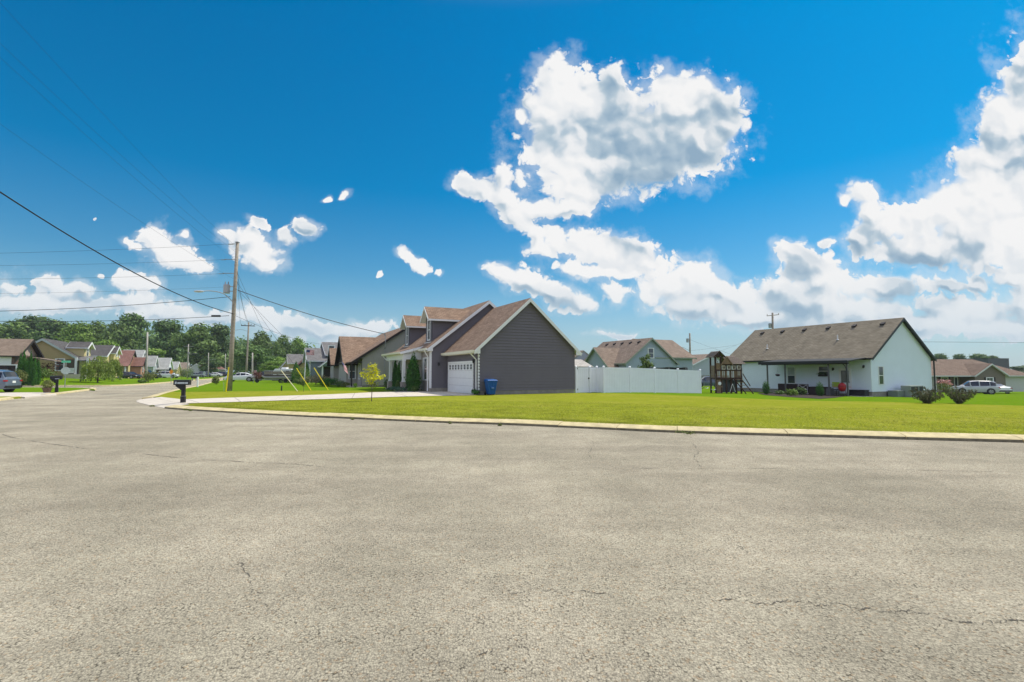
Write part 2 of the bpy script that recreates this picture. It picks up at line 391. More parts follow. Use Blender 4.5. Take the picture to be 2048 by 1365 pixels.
# ================================================================== houses
def siding_face(mb, p0, dirv, out, zlo, zhi, span, ex):
    z = zlo
    while z < zhi - .02:
        z1 = min(z + ex, zhi); a = span(z + .01); b = span(z1)
        if a and b and a[1] > a[0]:
            A0 = p0 + dirv * a[0] + out * .045; A1 = p0 + dirv * a[1] + out * .045
            B0 = p0 + dirv * b[0] + out * .006; B1 = p0 + dirv * b[1] + out * .006
            C0_ = p0 + dirv * a[0] + out * .004; C1_ = p0 + dirv * a[1] + out * .004
            q = lambda p, zz: (p.x, p.y, zz)
            mb.add([q(A0, z), q(A1, z), q(B1, z1), q(B0, z1), q(C0_, z), q(C1_, z)], [(0, 1, 2, 3), (4, 5, 1, 0)])
        z = z1
    return mb
def gable(par, x0, x1, y0, y1, z0, ze, zr, ridge, wall, roof, trim, ov=.35, og=.3, ex=0, faces='-x-y', found=0, soffit=None, gut=True, fm=None, th=.1, og1=None, rake=.2, open0=False):
    """one gabled volume: walls, roof, trim. ridge='y' runs along y (gables on the y ends)"""
    og1 = og if og1 is None else og1
    sw = ridge == 'x'
    if sw: x0, x1, y0, y1 = y0, y1, x0, x1
    T = (lambda x, y, z: (y, x, z)) if sw else (lambda x, y, z: (x, y, z))
    xm = (x0 + x1) / 2; sl = (zr - ze) / (xm - x0)
    w = MB()
    poly = [(x0, z0), (x1, z0), (x1, ze), (xm, zr), (x0, ze)]
    vs = [T(a, y0, b) for a, b in poly] + [T(a, y1, b) for a, b in poly]
    fs = [(4, 3, 2, 1, 0), (5, 6, 7, 8, 9)] + [(i, (i + 1) % 5, 5 + (i + 1) % 5, 5 + i) for i in (0, 1, 4)]
    w.add(vs, fs)
    if ex:
        zb = z0 + found
        gs = lambda z: (0, x1 - x0) if z <= ze else ((z - ze) / sl, (x1 - x0) - (z - ze) / sl)
        fl = lambda z: (0, y1 - y0)
        tv = lambda x, y: Vector(T(x, y, 0))
        g0 = '-x' if sw else '-y'; g1 = '+x' if sw else '+y'; s0 = '-y' if sw else '-x'; s1 = '+y' if sw else '+x'
        if g0 in faces: siding_face(w, tv(x0, y0), tv(1, 0), tv(0, -1), zb, zr - .02, gs, ex)
        if g1 in faces: siding_face(w, tv(x0, y1), tv(1, 0), tv(0, 1), zb, zr - .02, gs, ex)
        if s0 in faces: siding_face(w, tv(x0, y0), tv(0, 1), tv(-1, 0), zb, ze, fl, ex)
        if s1 in faces: siding_face(w, tv(x1, y0), tv(0, 1), tv(1, 0), zb, ze, fl, ex)
    wo = w.build('wall', wall, par)
    if found:
        f = MB(); a = .012
        xa, xb, ya, yb = (y0, y1, x0, x1) if sw else (x0, x1, y0, y1)
        f.box(xa - a, xb + a, ya - a, yb + a, z0 - .6, z0 + found); f.build('foundation', fm or blockmat, par)
    r = MB(); Y0, Y1 = y0 - og, y1 + og1
    for sgn, xe in ((-1, x0 - ov), (1, x1 + ov)):
        zl = ze - ov * sl
        b = [(xe, Y0, zl), (xm, Y0, zr), (xm, Y1, zr), (xe, Y1, zl)]
        bt = [T(*p) for p in b]; tp = [T(p[0], p[1], p[2] + th) for p in b]
        r.hexa(bt, tp)
    r.build('roof', roof, par)
    t = MB()
    for sgn, xe in ((-1, x0 - ov), (1, x1 + ov)):
        zl = ze - ov * sl
        for yb, dy in ((Y0, -.02), (Y1, .02)):
            p = Vector(T(xe, yb + dy, zl + th - .025)); q = Vector(T(xm, yb + dy, zr + th - .025))
            t.beam(p, q, .036, rake + sl * .02)
        if gut:
            p = T(xe - sgn * -.06, Y0 + .02, zl + th - .03); q = T(xe - sgn * -.06, Y1 - .02, zl + th - .03)
            t.beam(p, q, .11, .13)
        # soffit boards under the overhangs
        zz = -.006
        xi = x0 if sgn < 0 else x1
        for ya, yb in ((Y0 + .004, y0 + .0), (y1, Y1 - .004)):
            t.add([T(xe, ya, zl + zz), T(xm, ya, zr + zz), T(xm, yb, zr + zz), T(xe, yb, zl + zz)], [(0, 1, 2, 3)], 1)
        t.add([T(xe, y0, zl + zz), T(xi, y0, ze + zz), T(xi, y1, ze + zz), T(xe, y1, zl + zz)], [(0, 1, 2, 3)], 1)
    t.build('trim', [trim, soffit or trim], par)
    return wo
def hip(par, x0, x1, y0, y1, ze, pitch, roof, trim, ov=.35, th=.1, name='roof'):
    x0 -= ov; x1 += ov; y0 -= ov; y1 += ov; zl = ze - ov * pitch
    h = min(x1 - x0, y1 - y0) / 2; zr = zl + h * pitch + th
    if x1 - x0 > y1 - y0: r0, r1 = (x0 + h, (y0 + y1) / 2), (x1 - h, (y0 + y1) / 2)
    else: r0, r1 = ((x0 + x1) / 2, y0 + h), ((x0 + x1) / 2, y1 - h)
    zt = zl + th
    m = MB()
    vs = [(x0,y0,zl),(x1,y0,zl),(x1,y1,zl),(x0,y1,zl),(x0,y0,zt),(x1,y0,zt),(x1,y1,zt),(x0,y1,zt),(*r0, zr),(*r1, zr)]
    if x1 - x0 > y1 - y0: fs = [(4,5,9,8),(5,6,9),(6,7,8,9),(7,4,8)]
    else: fs = [(4,5,8),(5,6,9,8),(6,7,9),(7,4,8,9)]
    m.add(vs, [(3,2,1,0),(0,1,5,4),(1,2,6,5),(2,3,7,6),(3,0,4,7)] + fs)
    m.build(name, roof, par)
    t = MB()
    for a, b in (((x0, y0 - .05), (x1, y0 - .05)), ((x0, y1 + .05), (x1, y1 + .05)), ((x0 - .05, y0), (x0 - .05, y1)), ((x1 + .05, y0), (x1 + .05, y1))):
        t.beam((*a, zt - .01), (*b, zt - .01), .09, .15)
    t.build('gutter', trim, par)
FACE = {'-y': 0, '-x': R(-90), '+x': R(90), '+y': R(180)}
def window(par, x, y, z0, w, h, face='-y', frame=None, sash=True, grid=False, pane=None, shutters=None, blind=False, trimw=.09):
    """centre of the bottom edge at x, y on the wall plane"""
    frame = frame or white; t = trimw; d = .05; a = w / 2
    m = MB()
    m.box(-a - t, -a, -d, .0, -t, h + t); m.box(a, a + t, -d, .0, -t, h + t)
    m.box(-a, a, -d + .001, 0, h, h + t); m.box(-a - .0, a + .0, -d - .02, 0, -t, 0)
    if sash: m.box(-a, a, -.042, -.005, h * .5 - .025, h * .5 + .025)
    m.box(-a, -a + .04, -.036, -.004, .0, h); m.box(a - .04, a, -.036, -.004, .0, h)
    if grid:
        m.box(-.012, .012, -.032, -.006, 0, h)
        for k in ((.25, .75) if grid != 3 else (.17, .34, .67, .84)): m.box(-a + .04, a - .04, -.031, -.007, h * k - .012, h * k + .012)
    o = m.build('window', frame, par, (x, y, z0), FACE[face])
    p = MB(); p.box(-a + .002, a - .002, -.024, -.0262 + .012, .002, h - .002); p.build('pane', pane or GL, o)
    if blind:
        b = MB(); b.box(-a + .05, a - .05, -.03, -.026, h * .52, h - .02); b.build('blind', pmat('blind', (.4, .42, .42), .7), o)
    if shutters:
        for sg in (-1, 1):
            q = MB(); c = sg * (a + t + .17); q.box(c - .16, c + .16, -.04, .0, -t, h + t)
            for k in range(int(h / .12)): q.box(c - .13, c + .13, -.048, -.04, .02 + k * .12, .09 + k * .12)
            q.build('shutter', shutters, o)
    return o
def garage_door(par, x, y, z0, w, h, face, col=None, lights=True, trimw=.13):
    col = col or white; a = w / 2
    f = MB(); f.box(-a - trimw, -a, -.06, 0, 0, h + trimw); f.box(a, a + trimw, -.06, 0, 0, h + trimw); f.box(-a, a, -.06, 0, h, h + trimw)
    o = f.build('garage_door', white, par, (x, y, z0), FACE[face])
    m = MB()
    for k in range(4):
        m.box(-a + .002, a - .002, -.03, .0, h * k / 4 + .006, h * (k + 1) / 4 - .006)
        n = max(2, int(round(w / .61)))
        for j in range(n):
            cx = -a + (j + .5) * w / n; q = w / n / 2 - .07
            if k < 3 or not lights: m.box(cx - q, cx + q, -.037, -.03, h * k / 4 + .08, h * (k + 1) / 4 - .08)
    m.build('panel', col, o)
    if lights:
        for j in range(n):
            cx = -a + (j + .5) * w / n; q = w / n / 2 - .13
            g = MB(); g.box(cx - q, cx + q, -.034, -.031, h * .79, h * .95); g.build('light', GL, o)
            g = MB(); g.box(cx - .012, cx + .012, -.04, -.0345, h * .79, h * .95); g.box(cx - q, cx - .0125, -.04, -.0345, h * .865, h * .877); g.box(cx + .0125, cx + q, -.04, -.0345, h * .865, h * .877)
            g.build('muntin', white, o)
    return o
def downspout(par, x, y, z0, z1, ox=0, oy=0, mat=None):
    m = MB(); m.tube([(x + ox, y + oy, z1), (x + ox * .9, y + oy * .9, z1 - .15), (x, y, z1 - .5), (x, y, z0 + .25), (x - .05, y - .12, z0 + .06)], .045, 6)
    return m.build('downspout', mat or white, par)
def solve(C, D, px):            # t so that C + D t is seen at px
    k = XP(px, 1.0); return (k * C.y - C.x) / (D.x - k * D.y)

# ================================================================== setting: ground, lawns, road, kerbs, drives
def grassmat(name, c1, c2, dry):
    m = bpy.data.materials.new(name); m.use_nodes = True; t = m.node_tree; b = t.nodes['Principled BSDF']
    b.inputs['Roughness'].default_value = .9; b.inputs['Specular IOR Level'].default_value = .0
    co = t.nodes.new('ShaderNodeTexCoord')
    def nz(sc, det, ro):
        n = t.nodes.new('ShaderNodeTexNoise'); n.inputs['Scale'].default_value = sc; n.inputs['Detail'].default_value = det; n.inputs['Roughness'].default_value = ro
        t.links.new(co.outputs['Object'], n.inputs['Vector']); return n.outputs[0]
    def mix(f, a, bb, lo, hi):
        mr = t.nodes.new('ShaderNodeMapRange'); mr.inputs[1].default_value = lo; mr.inputs[2].default_value = hi; t.links.new(f, mr.inputs[0])
        x = t.nodes.new('ShaderNodeMix'); x.data_type = 'RGBA'; t.links.new(mr.outputs[0], x.inputs[0])
        for s, k in ((a, 6), (bb, 7)):
            if isinstance(s, tuple): x.inputs[k].default_value = (*s, 1)
            else: t.links.new(s, x.inputs[k])
        return x.outputs[2]
    c = mix(nz(16, 9, .85), c1, c2, .40, .60)
    c = mix(nz(.35, 6, .7), c, dry, .48, .80)
    c = mix(nz(3.1, 7, .75), c, tuple(v * .62 for v in c1), .50, .80)
    t.links.new(c, b.inputs['Base Color'])
    bp = t.nodes.new('ShaderNodeBump'); bp.inputs['Strength'].default_value = .6; bp.inputs['Distance'].default_value = .03
    t.links.new(nz(45, 6, .85), bp.inputs['Height']); t.links.new(bp.outputs[0], b.inputs['Normal'])
    MATS[name] = m; return m
g_near = grassmat('lawn_mown', (.180, .215, .016), (.270, .290, .030), (.32, .30, .055))
g_far = grassmat('lawn_lush', (.100, .190, .008), (.135, .235, .012), (.16, .22, .02))
def roadmat():
    m = bpy.data.materials.new('chip_seal_asphalt'); m.use_nodes = True; t = m.node_tree; b = t.nodes['Principled BSDF']
    b.inputs['Roughness'].default_value = .93; b.inputs['Specular IOR Level'].default_value = .08
    co = t.nodes.new('ShaderNodeTexCoord').outputs['Object']
    def node(k, **kw):
        n = t.nodes.new(k)
        for a, v in kw.items(): setattr(n, a, v)
        return n
    def lk(a, bb): t.links.new(a, bb)
    def nz(sc, det, ro, vec=None):
        n = node('ShaderNodeTexNoise'); n.inputs['Scale'].default_value = sc; n.inputs['Detail'].default_value = det; n.inputs['Roughness'].default_value = ro
        lk(vec or co, n.inputs['Vector']); return n.outputs[0]
    def mr(f, a, bb, c, d):
        n = node('ShaderNodeMapRange'); n.interpolation_type = 'SMOOTHSTEP'; lk(f, n.inputs[0])
        for i, s in enumerate((a, bb, c, d)): n.inputs[i + 1].default_value = s
        return n.outputs[0]
    def mul(a, bb):
        n = node('ShaderNodeMath', operation='MULTIPLY')
        for i, s in enumerate((a, bb)):
            if isinstance(s, (int, float)): n.inputs[i].default_value = s
            else: lk(s, n.inputs[i])
        return n.outputs[0]
    # warped coordinates so that the stones are irregular
    wn = node('ShaderNodeTexNoise'); wn.inputs['Scale'].default_value = 60; wn.inputs['Detail'].default_value = 2; lk(co, wn.inputs['Vector'])
    wv = node('ShaderNodeVectorMath', operation='MULTIPLY_ADD'); lk(wn.outputs['Color'], wv.inputs[0]); wv.inputs[1].default_value = (.012, .012, 0); lk(co, wv.inputs[2])
    v1 = node('ShaderNodeTexVoronoi', voronoi_dimensions='2D'); v1.inputs['Scale'].default_value = 62; lk(wv.outputs[0], v1.inputs['Vector'])
    v2 = node('ShaderNodeTexVoronoi', voronoi_dimensions='2D'); v2.inputs['Scale'].default_value = 118; lk(wv.outputs[0], v2.inputs['Vector'])
    s1 = node('ShaderNodeSeparateColor'); lk(v1.outputs['Color'], s1.inputs[0])
    s2 = node('ShaderNodeSeparateColor'); lk(v2.outputs['Color'], s2.inputs[0])
    big = mr(s1.outputs[0], 0, 1, .84, 1.20); small = mr(s2.outputs[1], 0, 1, .86, 1.14)
    gap = mr(v1.outputs['Distance'], .42, .80, 1.04, .30)  # shadow between the stones put into the colour
    clump = nz(5.5, 6, .7)
    gapw = mr(clump, .42, .62, .35, .95)                      # where binder is missing the stones stand out
    gg = node('ShaderNodeMix'); gg.data_type = 'FLOAT'; lk(gapw, gg.inputs[0]); gg.inputs[2].default_value = 1.0; lk(gap, gg.inputs[3])
    tone = mul(mul(mul(big, small), gg.outputs[0]), mr(nz(.22, 6, .62), .32, .68, .84, 1.14))
    tone = mul(tone, mr(nz(1.1, 6, .7), .3, .7, .90, 1.10))
    pit_shade = mr(nz(46, 4, .65), .60, .68, 1.0, .42)  # shade of small pits put into the colour
    tone = mul(tone, pit_shade)
    tone = mul(tone, mr(nz(13, 5, .75), .62, .78, 1.0, .78))
    # long streaks along the way people drive
    mp = node('ShaderNodeMapping'); mp.inputs['Rotation'].default_value = (0, 0, R(18)); mp.inputs['Scale'].default_value = (.05, .8, 1); lk(co, mp.inputs[0])
    tone = mul(tone, mr(nz(1, 4, .6, mp.outputs[0]), .35, .65, .93, 1.07))
    hue = node('ShaderNodeMix'); hue.data_type = 'RGBA'; lk(mr(nz(.5, 4, .6), .35, .65, 0, 1), hue.inputs[0])
    hue.inputs[6].default_value = (.345, .315, .232, 1); hue.inputs[7].default_value = (.372, .336, .250, 1)
    rust = node('ShaderNodeMix'); rust.data_type = 'RGBA'; lk(mr(s1.outputs[2], .90, .97, 0, .6), rust.inputs[0]); lk(hue.outputs[2], rust.inputs[6]); rust.inputs[7].default_value = (.34, .25, .15, 1)
    sc = node('ShaderNodeVectorMath', operation='SCALE'); lk(rust.outputs[2], sc.inputs[0]); lk(tone, sc.inputs['Scale']); lk(sc.outputs[0], b.inputs['Base Color'])
    h = node('ShaderNodeMath', operation='MULTIPLY_ADD'); lk(v1.outputs['Distance'], h.inputs[0]); h.inputs[1].default_value = -1.0; lk(mul(big, .35), h.inputs[2])
    h2 = node('ShaderNodeMath', operation='MULTIPLY_ADD'); lk(v2.outputs['Distance'], h2.inputs[0]); h2.inputs[1].default_value = -.4; lk(h.outputs[0], h2.inputs[2])
    bp = node('ShaderNodeBump'); bp.inputs['Strength'].default_value = .75; bp.inputs['Distance'].default_value = .010; lk(h2.outputs[0], bp.inputs['Height'])
    bp2 = node('ShaderNodeBump'); bp2.inputs['Strength'].default_value = .6; bp2.inputs['Distance'].default_value = .03; lk(nz(9, 6, .7), bp2.inputs['Height']); lk(bp2.outputs[0], bp.inputs['Normal'])
    lk(bp.outputs[0], b.inputs['Normal'])
    return m
m_road = roadmat()
def onlawn(px, v):
    z = .12
    for _ in range(12):
        p = FLAT(px, v, z); z = H(p.x, p.y)
    return p
PAIRS = [((455,759.5),(456,759.5)),((446,761),(447,761)),((421,766),(422,766)),((397,772.6),(398.5,772.4)),((373,777.5),(376,777)),
 ((349,782),(356,781)),((317,790),(350,784.5)),((295,797),(380,784)),((279,800.5),(430,783.7)),((273,804),(500,783)),((293,810),(600,782)),((318,815),(680,781.5)),
 ((342,818.5),(760,783)),((440,825),(870,786.5)),((586,833),(960,788.5)),((732,839.6),(1060,788)),((879,846),(1180,786.5)),((1000,850),(1300,789)),
 ((1180,858),(1401,793)),((1355,866),(1560,800)),((1700,876.5),(1740,803.5)),((2048,886),(2048,812)),((2500,898),(2500,824)),((4500,940),(4500,870))]
def resample(pts, tt):
    out = []
    for t in tt:
        i = min(int(t), len(pts) - 2); f = t - i
        p0, p1, p2, p3 = pts[max(i-1, 0)], pts[i], pts[i+1], pts[min(i+2, len(pts)-1)]
        out.append(.5 * ((2*p1) + (p2-p0)*f + (2*p0-5*p1+4*p2-p3)*f*f + (3*p1-p0-3*p2+p3)*f**3))
    return out
K0 = [FLAT(*a) for a, b in PAIRS]; B0 = [onlawn(*b) for a, b in PAIRS]
TT = [i / 6 for i in range((len(PAIRS) - 1) * 6 + 1)]
K = resample(K0, TT); B = resample(B0, TT)
for p in K: p.z = 0
def offs(pts, d):
    o = []
    for i, p in enumerate(pts):
        t = pts[min(i+1, len(pts)-1)] - pts[max(i-1, 0)]; n = Vector((-t.y, t.x, 0)).normalized(); o.append(p + n * d)
    return o
MOUTH = (8 * 6 - 2, 11 * 6 + 4)       # drive mouth, in samples
KI = offs(K, .50); KA = offs(K, 1.0)
KB = offs(K, .56)
for i in range(0, 7 * 6):
    if (B[i] - K[i]).length < .9 + i * .02: B[i] = KB[i].copy()
    else: break
for i in range(0, 7 * 6): B[i].z = H(B[i].x, B[i].y)
m = MB(); nr = 26
rows = []
for i in range(len(K)):
    a = (KA if MOUTH[0] <= i <= MOUTH[1] else KI)[i]; b = B[i]; r_ = []
    for j in range(nr):
        f = j / (nr - 1); p = a.lerp(b, f); r_.append(Vector((p.x, p.y, H(p.x, p.y))))
    rows.append(r_)
vs = [p for r_ in rows for p in r_]
fs = [(i*nr+j, (i+1)*nr+j, (i+1)*nr+j+1, i*nr+j+1) for i in range(len(K)-1) for j in range(nr-1)]
m.add(vs, fs); o = m.build('lawn', g_near, smooth=True); tag(o, kind='structure'); LAWN_NEAR = rows
def radial(name, pts, mat, s=(1, 1.04, 1.1, 1.18, 1.3, 1.45, 1.65, 1.9, 2.3, 2.8, 3.6, 5, 8, 14)):
    m = MB(); n = len(s); vs = []
    for p in pts:
        for k in s:
            q = p * k; vs.append((q.x, q.y, H(q.x, q.y)))
    m.add(vs, [(i*n+j, (i+1)*n+j, (i+1)*n+j+1, i*n+j+1) for i in range(len(pts)-1) for j in range(n-1)])
    return tag(m.build(name, mat, smooth=True), kind='structure')
from mathutils.geometry import delaunay_2d_cdt
S_ = B[0] + V * 160; be = B[-1]
bl_ = [S_] + list(B) + [Vector((500, be.y, 0)), Vector((500, 700, 0)), Vector((S_.x, 700, 0))]
gx = [x for x in list(range(-130, 100, 6)) + list(range(100, 500, 25)) for _ in (0,)]; gy = list(range(14, 130, 6)) + list(range(135, 700, 25))
vs_, es_, fs_, *_ = delaunay_2d_cdt([Vector((p.x, p.y)) for p in bl_] + [Vector((x + .13, y + .17)) for x in gx for y in gy], [], [list(range(len(bl_)))], 1, 1e-4)
fs_ = [tuple(f_) if (vs_[f_[1]] - vs_[f_[0]]).cross(vs_[f_[2]] - vs_[f_[0]]) > 0 else tuple(f_)[::-1] for f_ in fs_]
m = MB(); m.add([(v.x, v.y, H(v.x, v.y)) for v in vs_], fs_); tag(m.build('lawn_field', g_far, smooth=True), kind='structure')
LK0 = [FLAT(*a) for a in [(-500,779),(-150,775.5),(0,773.8),(110,773.4),(220,773),(290,770),(350,765),(400,760.6),(438,757.6),(455,755.5)]]
LK = resample(LK0, [i / 6 for i in range((len(LK0) - 1) * 6 + 1)])
for p in LK: p.z = 0
LKO = offs(LK, .4)
radial('lawn_bank', LKO, g_far)
# left lawns and drive near the camera (flat)
def flatpoly(name, pix, z, mat, th=0, kind='structure'):
    pts = [FLAT(*p, z) for p in pix]; m = MB(); n = len(pts)
    m.add([(p.x, p.y, z) for p in pts], [tuple(range(n))])
    if th: m.add([(p.x, p.y, z) for p in pts] + [(p.x, p.y, z - th) for p in pts], [(i, (i+1) % n, n + (i+1) % n, n + i) for i in range(n)])
    o = m.build(name, mat); 
    if o.data.polygons[0].normal.z < 0: o.data.flip_normals()
    return tag(o, kind=kind)
flatpoly('lawn_island', [(190,780),(187,778),(178,776.8),(150,775.6),(33,774.8),(-300,777),(-300,790),(-60,786),(33,784.9),(85,784.8),(110,785.2),(130,783.4),(158,780.4),(176,778.8)], .10, g_far, .12)
flatpoly('lawn_corner', [(42,794.2),(33,792.9),(0,793.5),(-300,801),(-300,819),(0,797.2),(20,795.8)], .10, g_near, .12)
flatpoly('left_driveway', [(112,786.4),(85,785.0),(33,785.1),(-60,786.2),(-300,790.4),(-300,800.8),(0,793.2),(33,792.6),(50,794.6),(113,789.6)], .085, concrete, .1)
# kerbs
kerbm = pmat('kerb_concrete', (.54, .46, .255), .92, .22, scale=3.5, bump=.4, bscale=70)
kerbface = pmat('kerb_face_brown', (.17, .15, .10), .95, .35, scale=6)  # darker brown for the low front faces of the near kerb
def kerb(name, base, w, i0=0, i1=None, prof=None, joint=14):
    i1 = i1 if i1 is not None else len(base) - 1
    prof = prof or [(0, -.02), (-.005, .0), (.0, .062), (.03, .080), (w - .22, .124), (w - .10, .135), (w + .02, .132), (w + .03, .05)]
    lines = [offs(base, d) for d, z in prof]; m = MB()
    # resample finely so that joints can be cut
    seg = []; 
    for i in range(i0, i1):
        n = max(1, int((base[i+1] - base[i]).length / .75))
        for k in range(n): seg.append(i + k / n)
    seg.append(i1)
    at = lambda ln, t: ln[min(int(t), len(ln)-2)].lerp(ln[min(int(t), len(ln)-2)+1], t - min(int(t), len(ln)-2))
    wob = [rng.uniform(-.012, .012) for _ in seg]
    for a in range(0, len(seg) - 1, 4):
        b = min(a + 4, len(seg) - 1); dz = rng.uniform(-.006, .006); vs = []; idx = list(range(a, b + 1)); npf = len(prof)
        for q in idx:
            t = seg[q]
            if q == idx[-1] and b < len(seg) - 1: t = t - .016 / max(.2, (at(base, min(t + .5, i1)) - at(base, max(t - .5, 0))).length)
            for ln, (d, z) in zip(lines, prof):
                p = at(ln, t); vs.append((p.x, p.y, z + (dz if z > 0.04 else 0)))
        m.add(vs, [(i*npf+j, (i+1)*npf+j, (i+1)*npf+j+1, i*npf+j+1) for i in range(len(idx)-1) for j in range(npf-1)] + [tuple(range(npf)), tuple((len(idx)-1)*npf + j for j in range(npf))])
    npf = len(prof); o = m.build(name, [kerbm, kerbface])
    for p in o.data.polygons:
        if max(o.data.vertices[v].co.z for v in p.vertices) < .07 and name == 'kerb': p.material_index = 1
    return tag(o, kind='structure')
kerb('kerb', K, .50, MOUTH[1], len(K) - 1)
kerb('street_kerb', K, .50, 0, MOUTH[0], prof=[(0, -.02), (.0, .10), (.16, .118), (.5, .125), (.52, .05)])
kerb('far_kerb', LK, .40, 0, None, prof=[(0, -.02), (.03, .12), (.15, .14), (.40, .145), (.42, .05)])
IK = [FLAT(*a) for a in [(48,795.8),(70,793.6),(95,791.6),(116,789.4),(140,786.4),(165,783.2),(184,780.8),(193,779.6),(192,778.2),(186,777)]]
IKo = offs(IK, 0); kerb('island_kerb', IK, .38, 2, None, prof=[(0, -.02), (.03, .08), (.12, .105), (.36, .11), (.40, .05)])
CK = [FLAT(*a) for a in [(-500,850),(-100,811),(0,802.4),(25,799),(48,795.8)]]
kerb('corner_kerb', CK, .5, 0, None, prof=[(0, -.02), (.03, .08), (.12, .105), (.5, .11), (.53, .05)])
# drive with its apron
m = MB(); n = MOUTH[1] - MOUTH[0] + 1
vs = []
for i in range(MOUTH[0], MOUTH[1] + 1):
    for ln, z in ((K, -.02), (K, .018), (offs(K, .35), .07), (KA, .138)): vs.append((ln[i].x, ln[i].y, z))
m.add(vs, [(i*4+j, (i+1)*4+j, (i+1)*4+j+1, i*4+j+1) for i in range(n-1) for j in range(3)])
tag(m.build('driveway_apron', concrete), kind='structure')
topE = [(288,799.8),(365,799),(440,796.3),(569,792),(660,789),(755,784.6),(800,783.6),(862,782.6)]
botE = [(362,808.2),(381,806.8),(460,804.6),(504,803),(601,800),(700,797),(790,794),(868,792),(930,791.2),(953,790.6)]
ka = [KA[i] for i in range(MOUTH[0] + 1, MOUTH[1], 1)]
from mathutils.geometry import delaunay_2d_cdt
def fillpoly(m, pts, z):
    vs, es, fs, *_ = delaunay_2d_cdt([Vector((p[0], p[1])) for p in pts], [], [list(range(len(pts)))], 1, 1e-4)
    out = []
    for f_ in fs:
        a, b, c_ = (vs[i] for i in f_); out.append(tuple(f_) if (b - a).cross(c_ - a) > 0 else tuple(f_)[::-1])
    m.add([(v.x, v.y, z) for v in vs], out)
def gl(p): return Vector((p.x, p.y, .1420))
A0 = GP(957, 33.3); INN = Vector((A0.x, A0.y, 0)) + V * 6.27
top = [FLAT(*p, .14) for p in topE] + [INN - U * 1.4]; bot = [FLAT(*p, .14) for p in botE]
poly = [gl(p) for p in (ka + bot + [INN + U * .05] + top[::-1][:-1])]
m = MB(); fillpoly(m, poly, .142); o = m.build('driveway', concrete)
tag(o, kind='structure')
# expansion joints in the drive: narrow grooves filled with dark sealant
jm = pmat('joint_sealant', (.07, .065, .055), .9); m = MB()
for f in (.14, .28, .42, .56, .70, .84):
    a = resample(top, [f * (len(top) - 1)])[0]; b = resample(bot, [f * (len(bot) - 1)])[0]
    d = (b - a).normalized(); s_ = Vector((-d.y, d.x, 0)) * .009
    m.add([(q.x, q.y, .1455) for q in (a - s_, b - s_, b + s_, a + s_)], [(0, 1, 2, 3)])
m.build('joint', jm, o)
# road: the junction in front and the street going away
m = MB()
pts = [(-260, -60), (140, -60), (140, 0)] + [(p.x, p.y) for p in offs(K, .25)[::-1]] + [tuple((K[0] + V * 140)[:2]), tuple((LK[-1] + V * 140 + U * .2)[:2])] + [(p.x, p.y) for p in offs(LK, .2)[::-1]] + [(-260, LK[0].y)]
fillpoly(m, pts, 0.0)
road = m.build('road', m_road)
tag(road, kind='structure')
crackm = pmat('crack_dark', (.11, .10, .078), .95, .3, scale=20)
def crack(pix, w, seed, gaps=.12):
    r_ = random.Random(seed); pts = [FLAT(*p) for p in pix]; n = 26 * (len(pts) - 1)
    pts = resample(pts, [i / 26 for i in range(n + 1)]); m = MB(); ph = r_.uniform(0, 9)
    wob = 0; prev = None
    for i, p in enumerate(pts):
        t = (pts[min(i+1, n)] - pts[max(i-1, 0)]); t.z = 0; L_ = t.length; t.normalize(); nn = Vector((-t.y, t.x, 0))
        wob = wob * .85 + r_.gauss(0, .012); c = p + nn * wob
        ww = w * max(.12, .55 + .5 * math.sin(i * .31 + ph) * math.sin(i * .13 + 2 * ph) + r_.uniform(-.35, .35)) * min(1, i / 8, (n - i) / 8 + .05)
        cur = ((c.x - nn.x * ww / 2, c.y - nn.y * ww / 2, .004), (c.x + nn.x * ww / 2, c.y + nn.y * ww / 2, .004))
        if prev and r_.random() > gaps: m.add([prev[0], cur[0], cur[1], prev[1]], [(0, 1, 2, 3)])
        prev = cur
    m.build('crack', crackm, road)
crack([(1425,1199),(1500,1203),(1590,1207),(1640,1210),(1700,1214),(1780,1223),(1850,1229),(1920,1238),(2010,1241),(2100,1243)], .015, 1, .05)
crack([(1440,1196),(1460,1184),(1452,1176)], .008, 21, .3)
crack([(1000,1190),(1050,1185),(1110,1180),(1170,1186),(1230,1192)], .011, 2, .3)
crack([(0,868),(49,879),(122,891),(185,900)], .028, 3, .05)
crack([(280,908),(366,917),(488,925),(570,928),(660,935)], .024, 4, .1)
crack([(1120,934),(1300,938),(1480,938),(1700,940),(1900,942),(2100,944)], .016, 5, .25)
crack([(1388,888),(1396,903),(1390,918),(1400,935)], .018, 6, .2)
crack([(855,1336),(890,1322),(960,1310),(1030,1296),(1060,1290)], .010, 7, .35)
crack([(470,1118),(500,1170),(512,1190),(545,1228)], .011, 8, .4)
crack([(1190,880),(1183,905),(1178,925)], .016, 9, .3)
crack([(-20,772+25),(30,796),(70,795)], .03, 10, .5)
crack([(230,789.5),(330,789),(420,787)], .06, 11, .5)
crack([(1460,1080),(1480,1100),(1492,1112)], .010, 12, .3)
crack([(620,1050),(700,1075),(790,1085)], .008, 13, .6)
# one wide ground sheet below everything, out to the horizon
m = MB(); ax = [-2500, -1200, -600, -350, -250] + list(range(-200, 201, 8)) + [250, 350, 600, 1200, 2500]; ay = [-600, -200] + list(range(-60, 241, 8)) + [300, 400, 600, 1000, 1800, 3500]
vs = [(x, y, min(H(x, y), .12) - (.3 if abs(x) < 190 and y < 230 else .1)) for x in ax for y in ay]; k = len(ay)
m.add(vs, [(i*k+j, (i+1)*k+j, (i+1)*k+j+1, i*k+j+1) for i in range(len(ax)-1) for j in range(k-1)])
tag(m.build('ground', g_far, smooth=True), kind='structure')
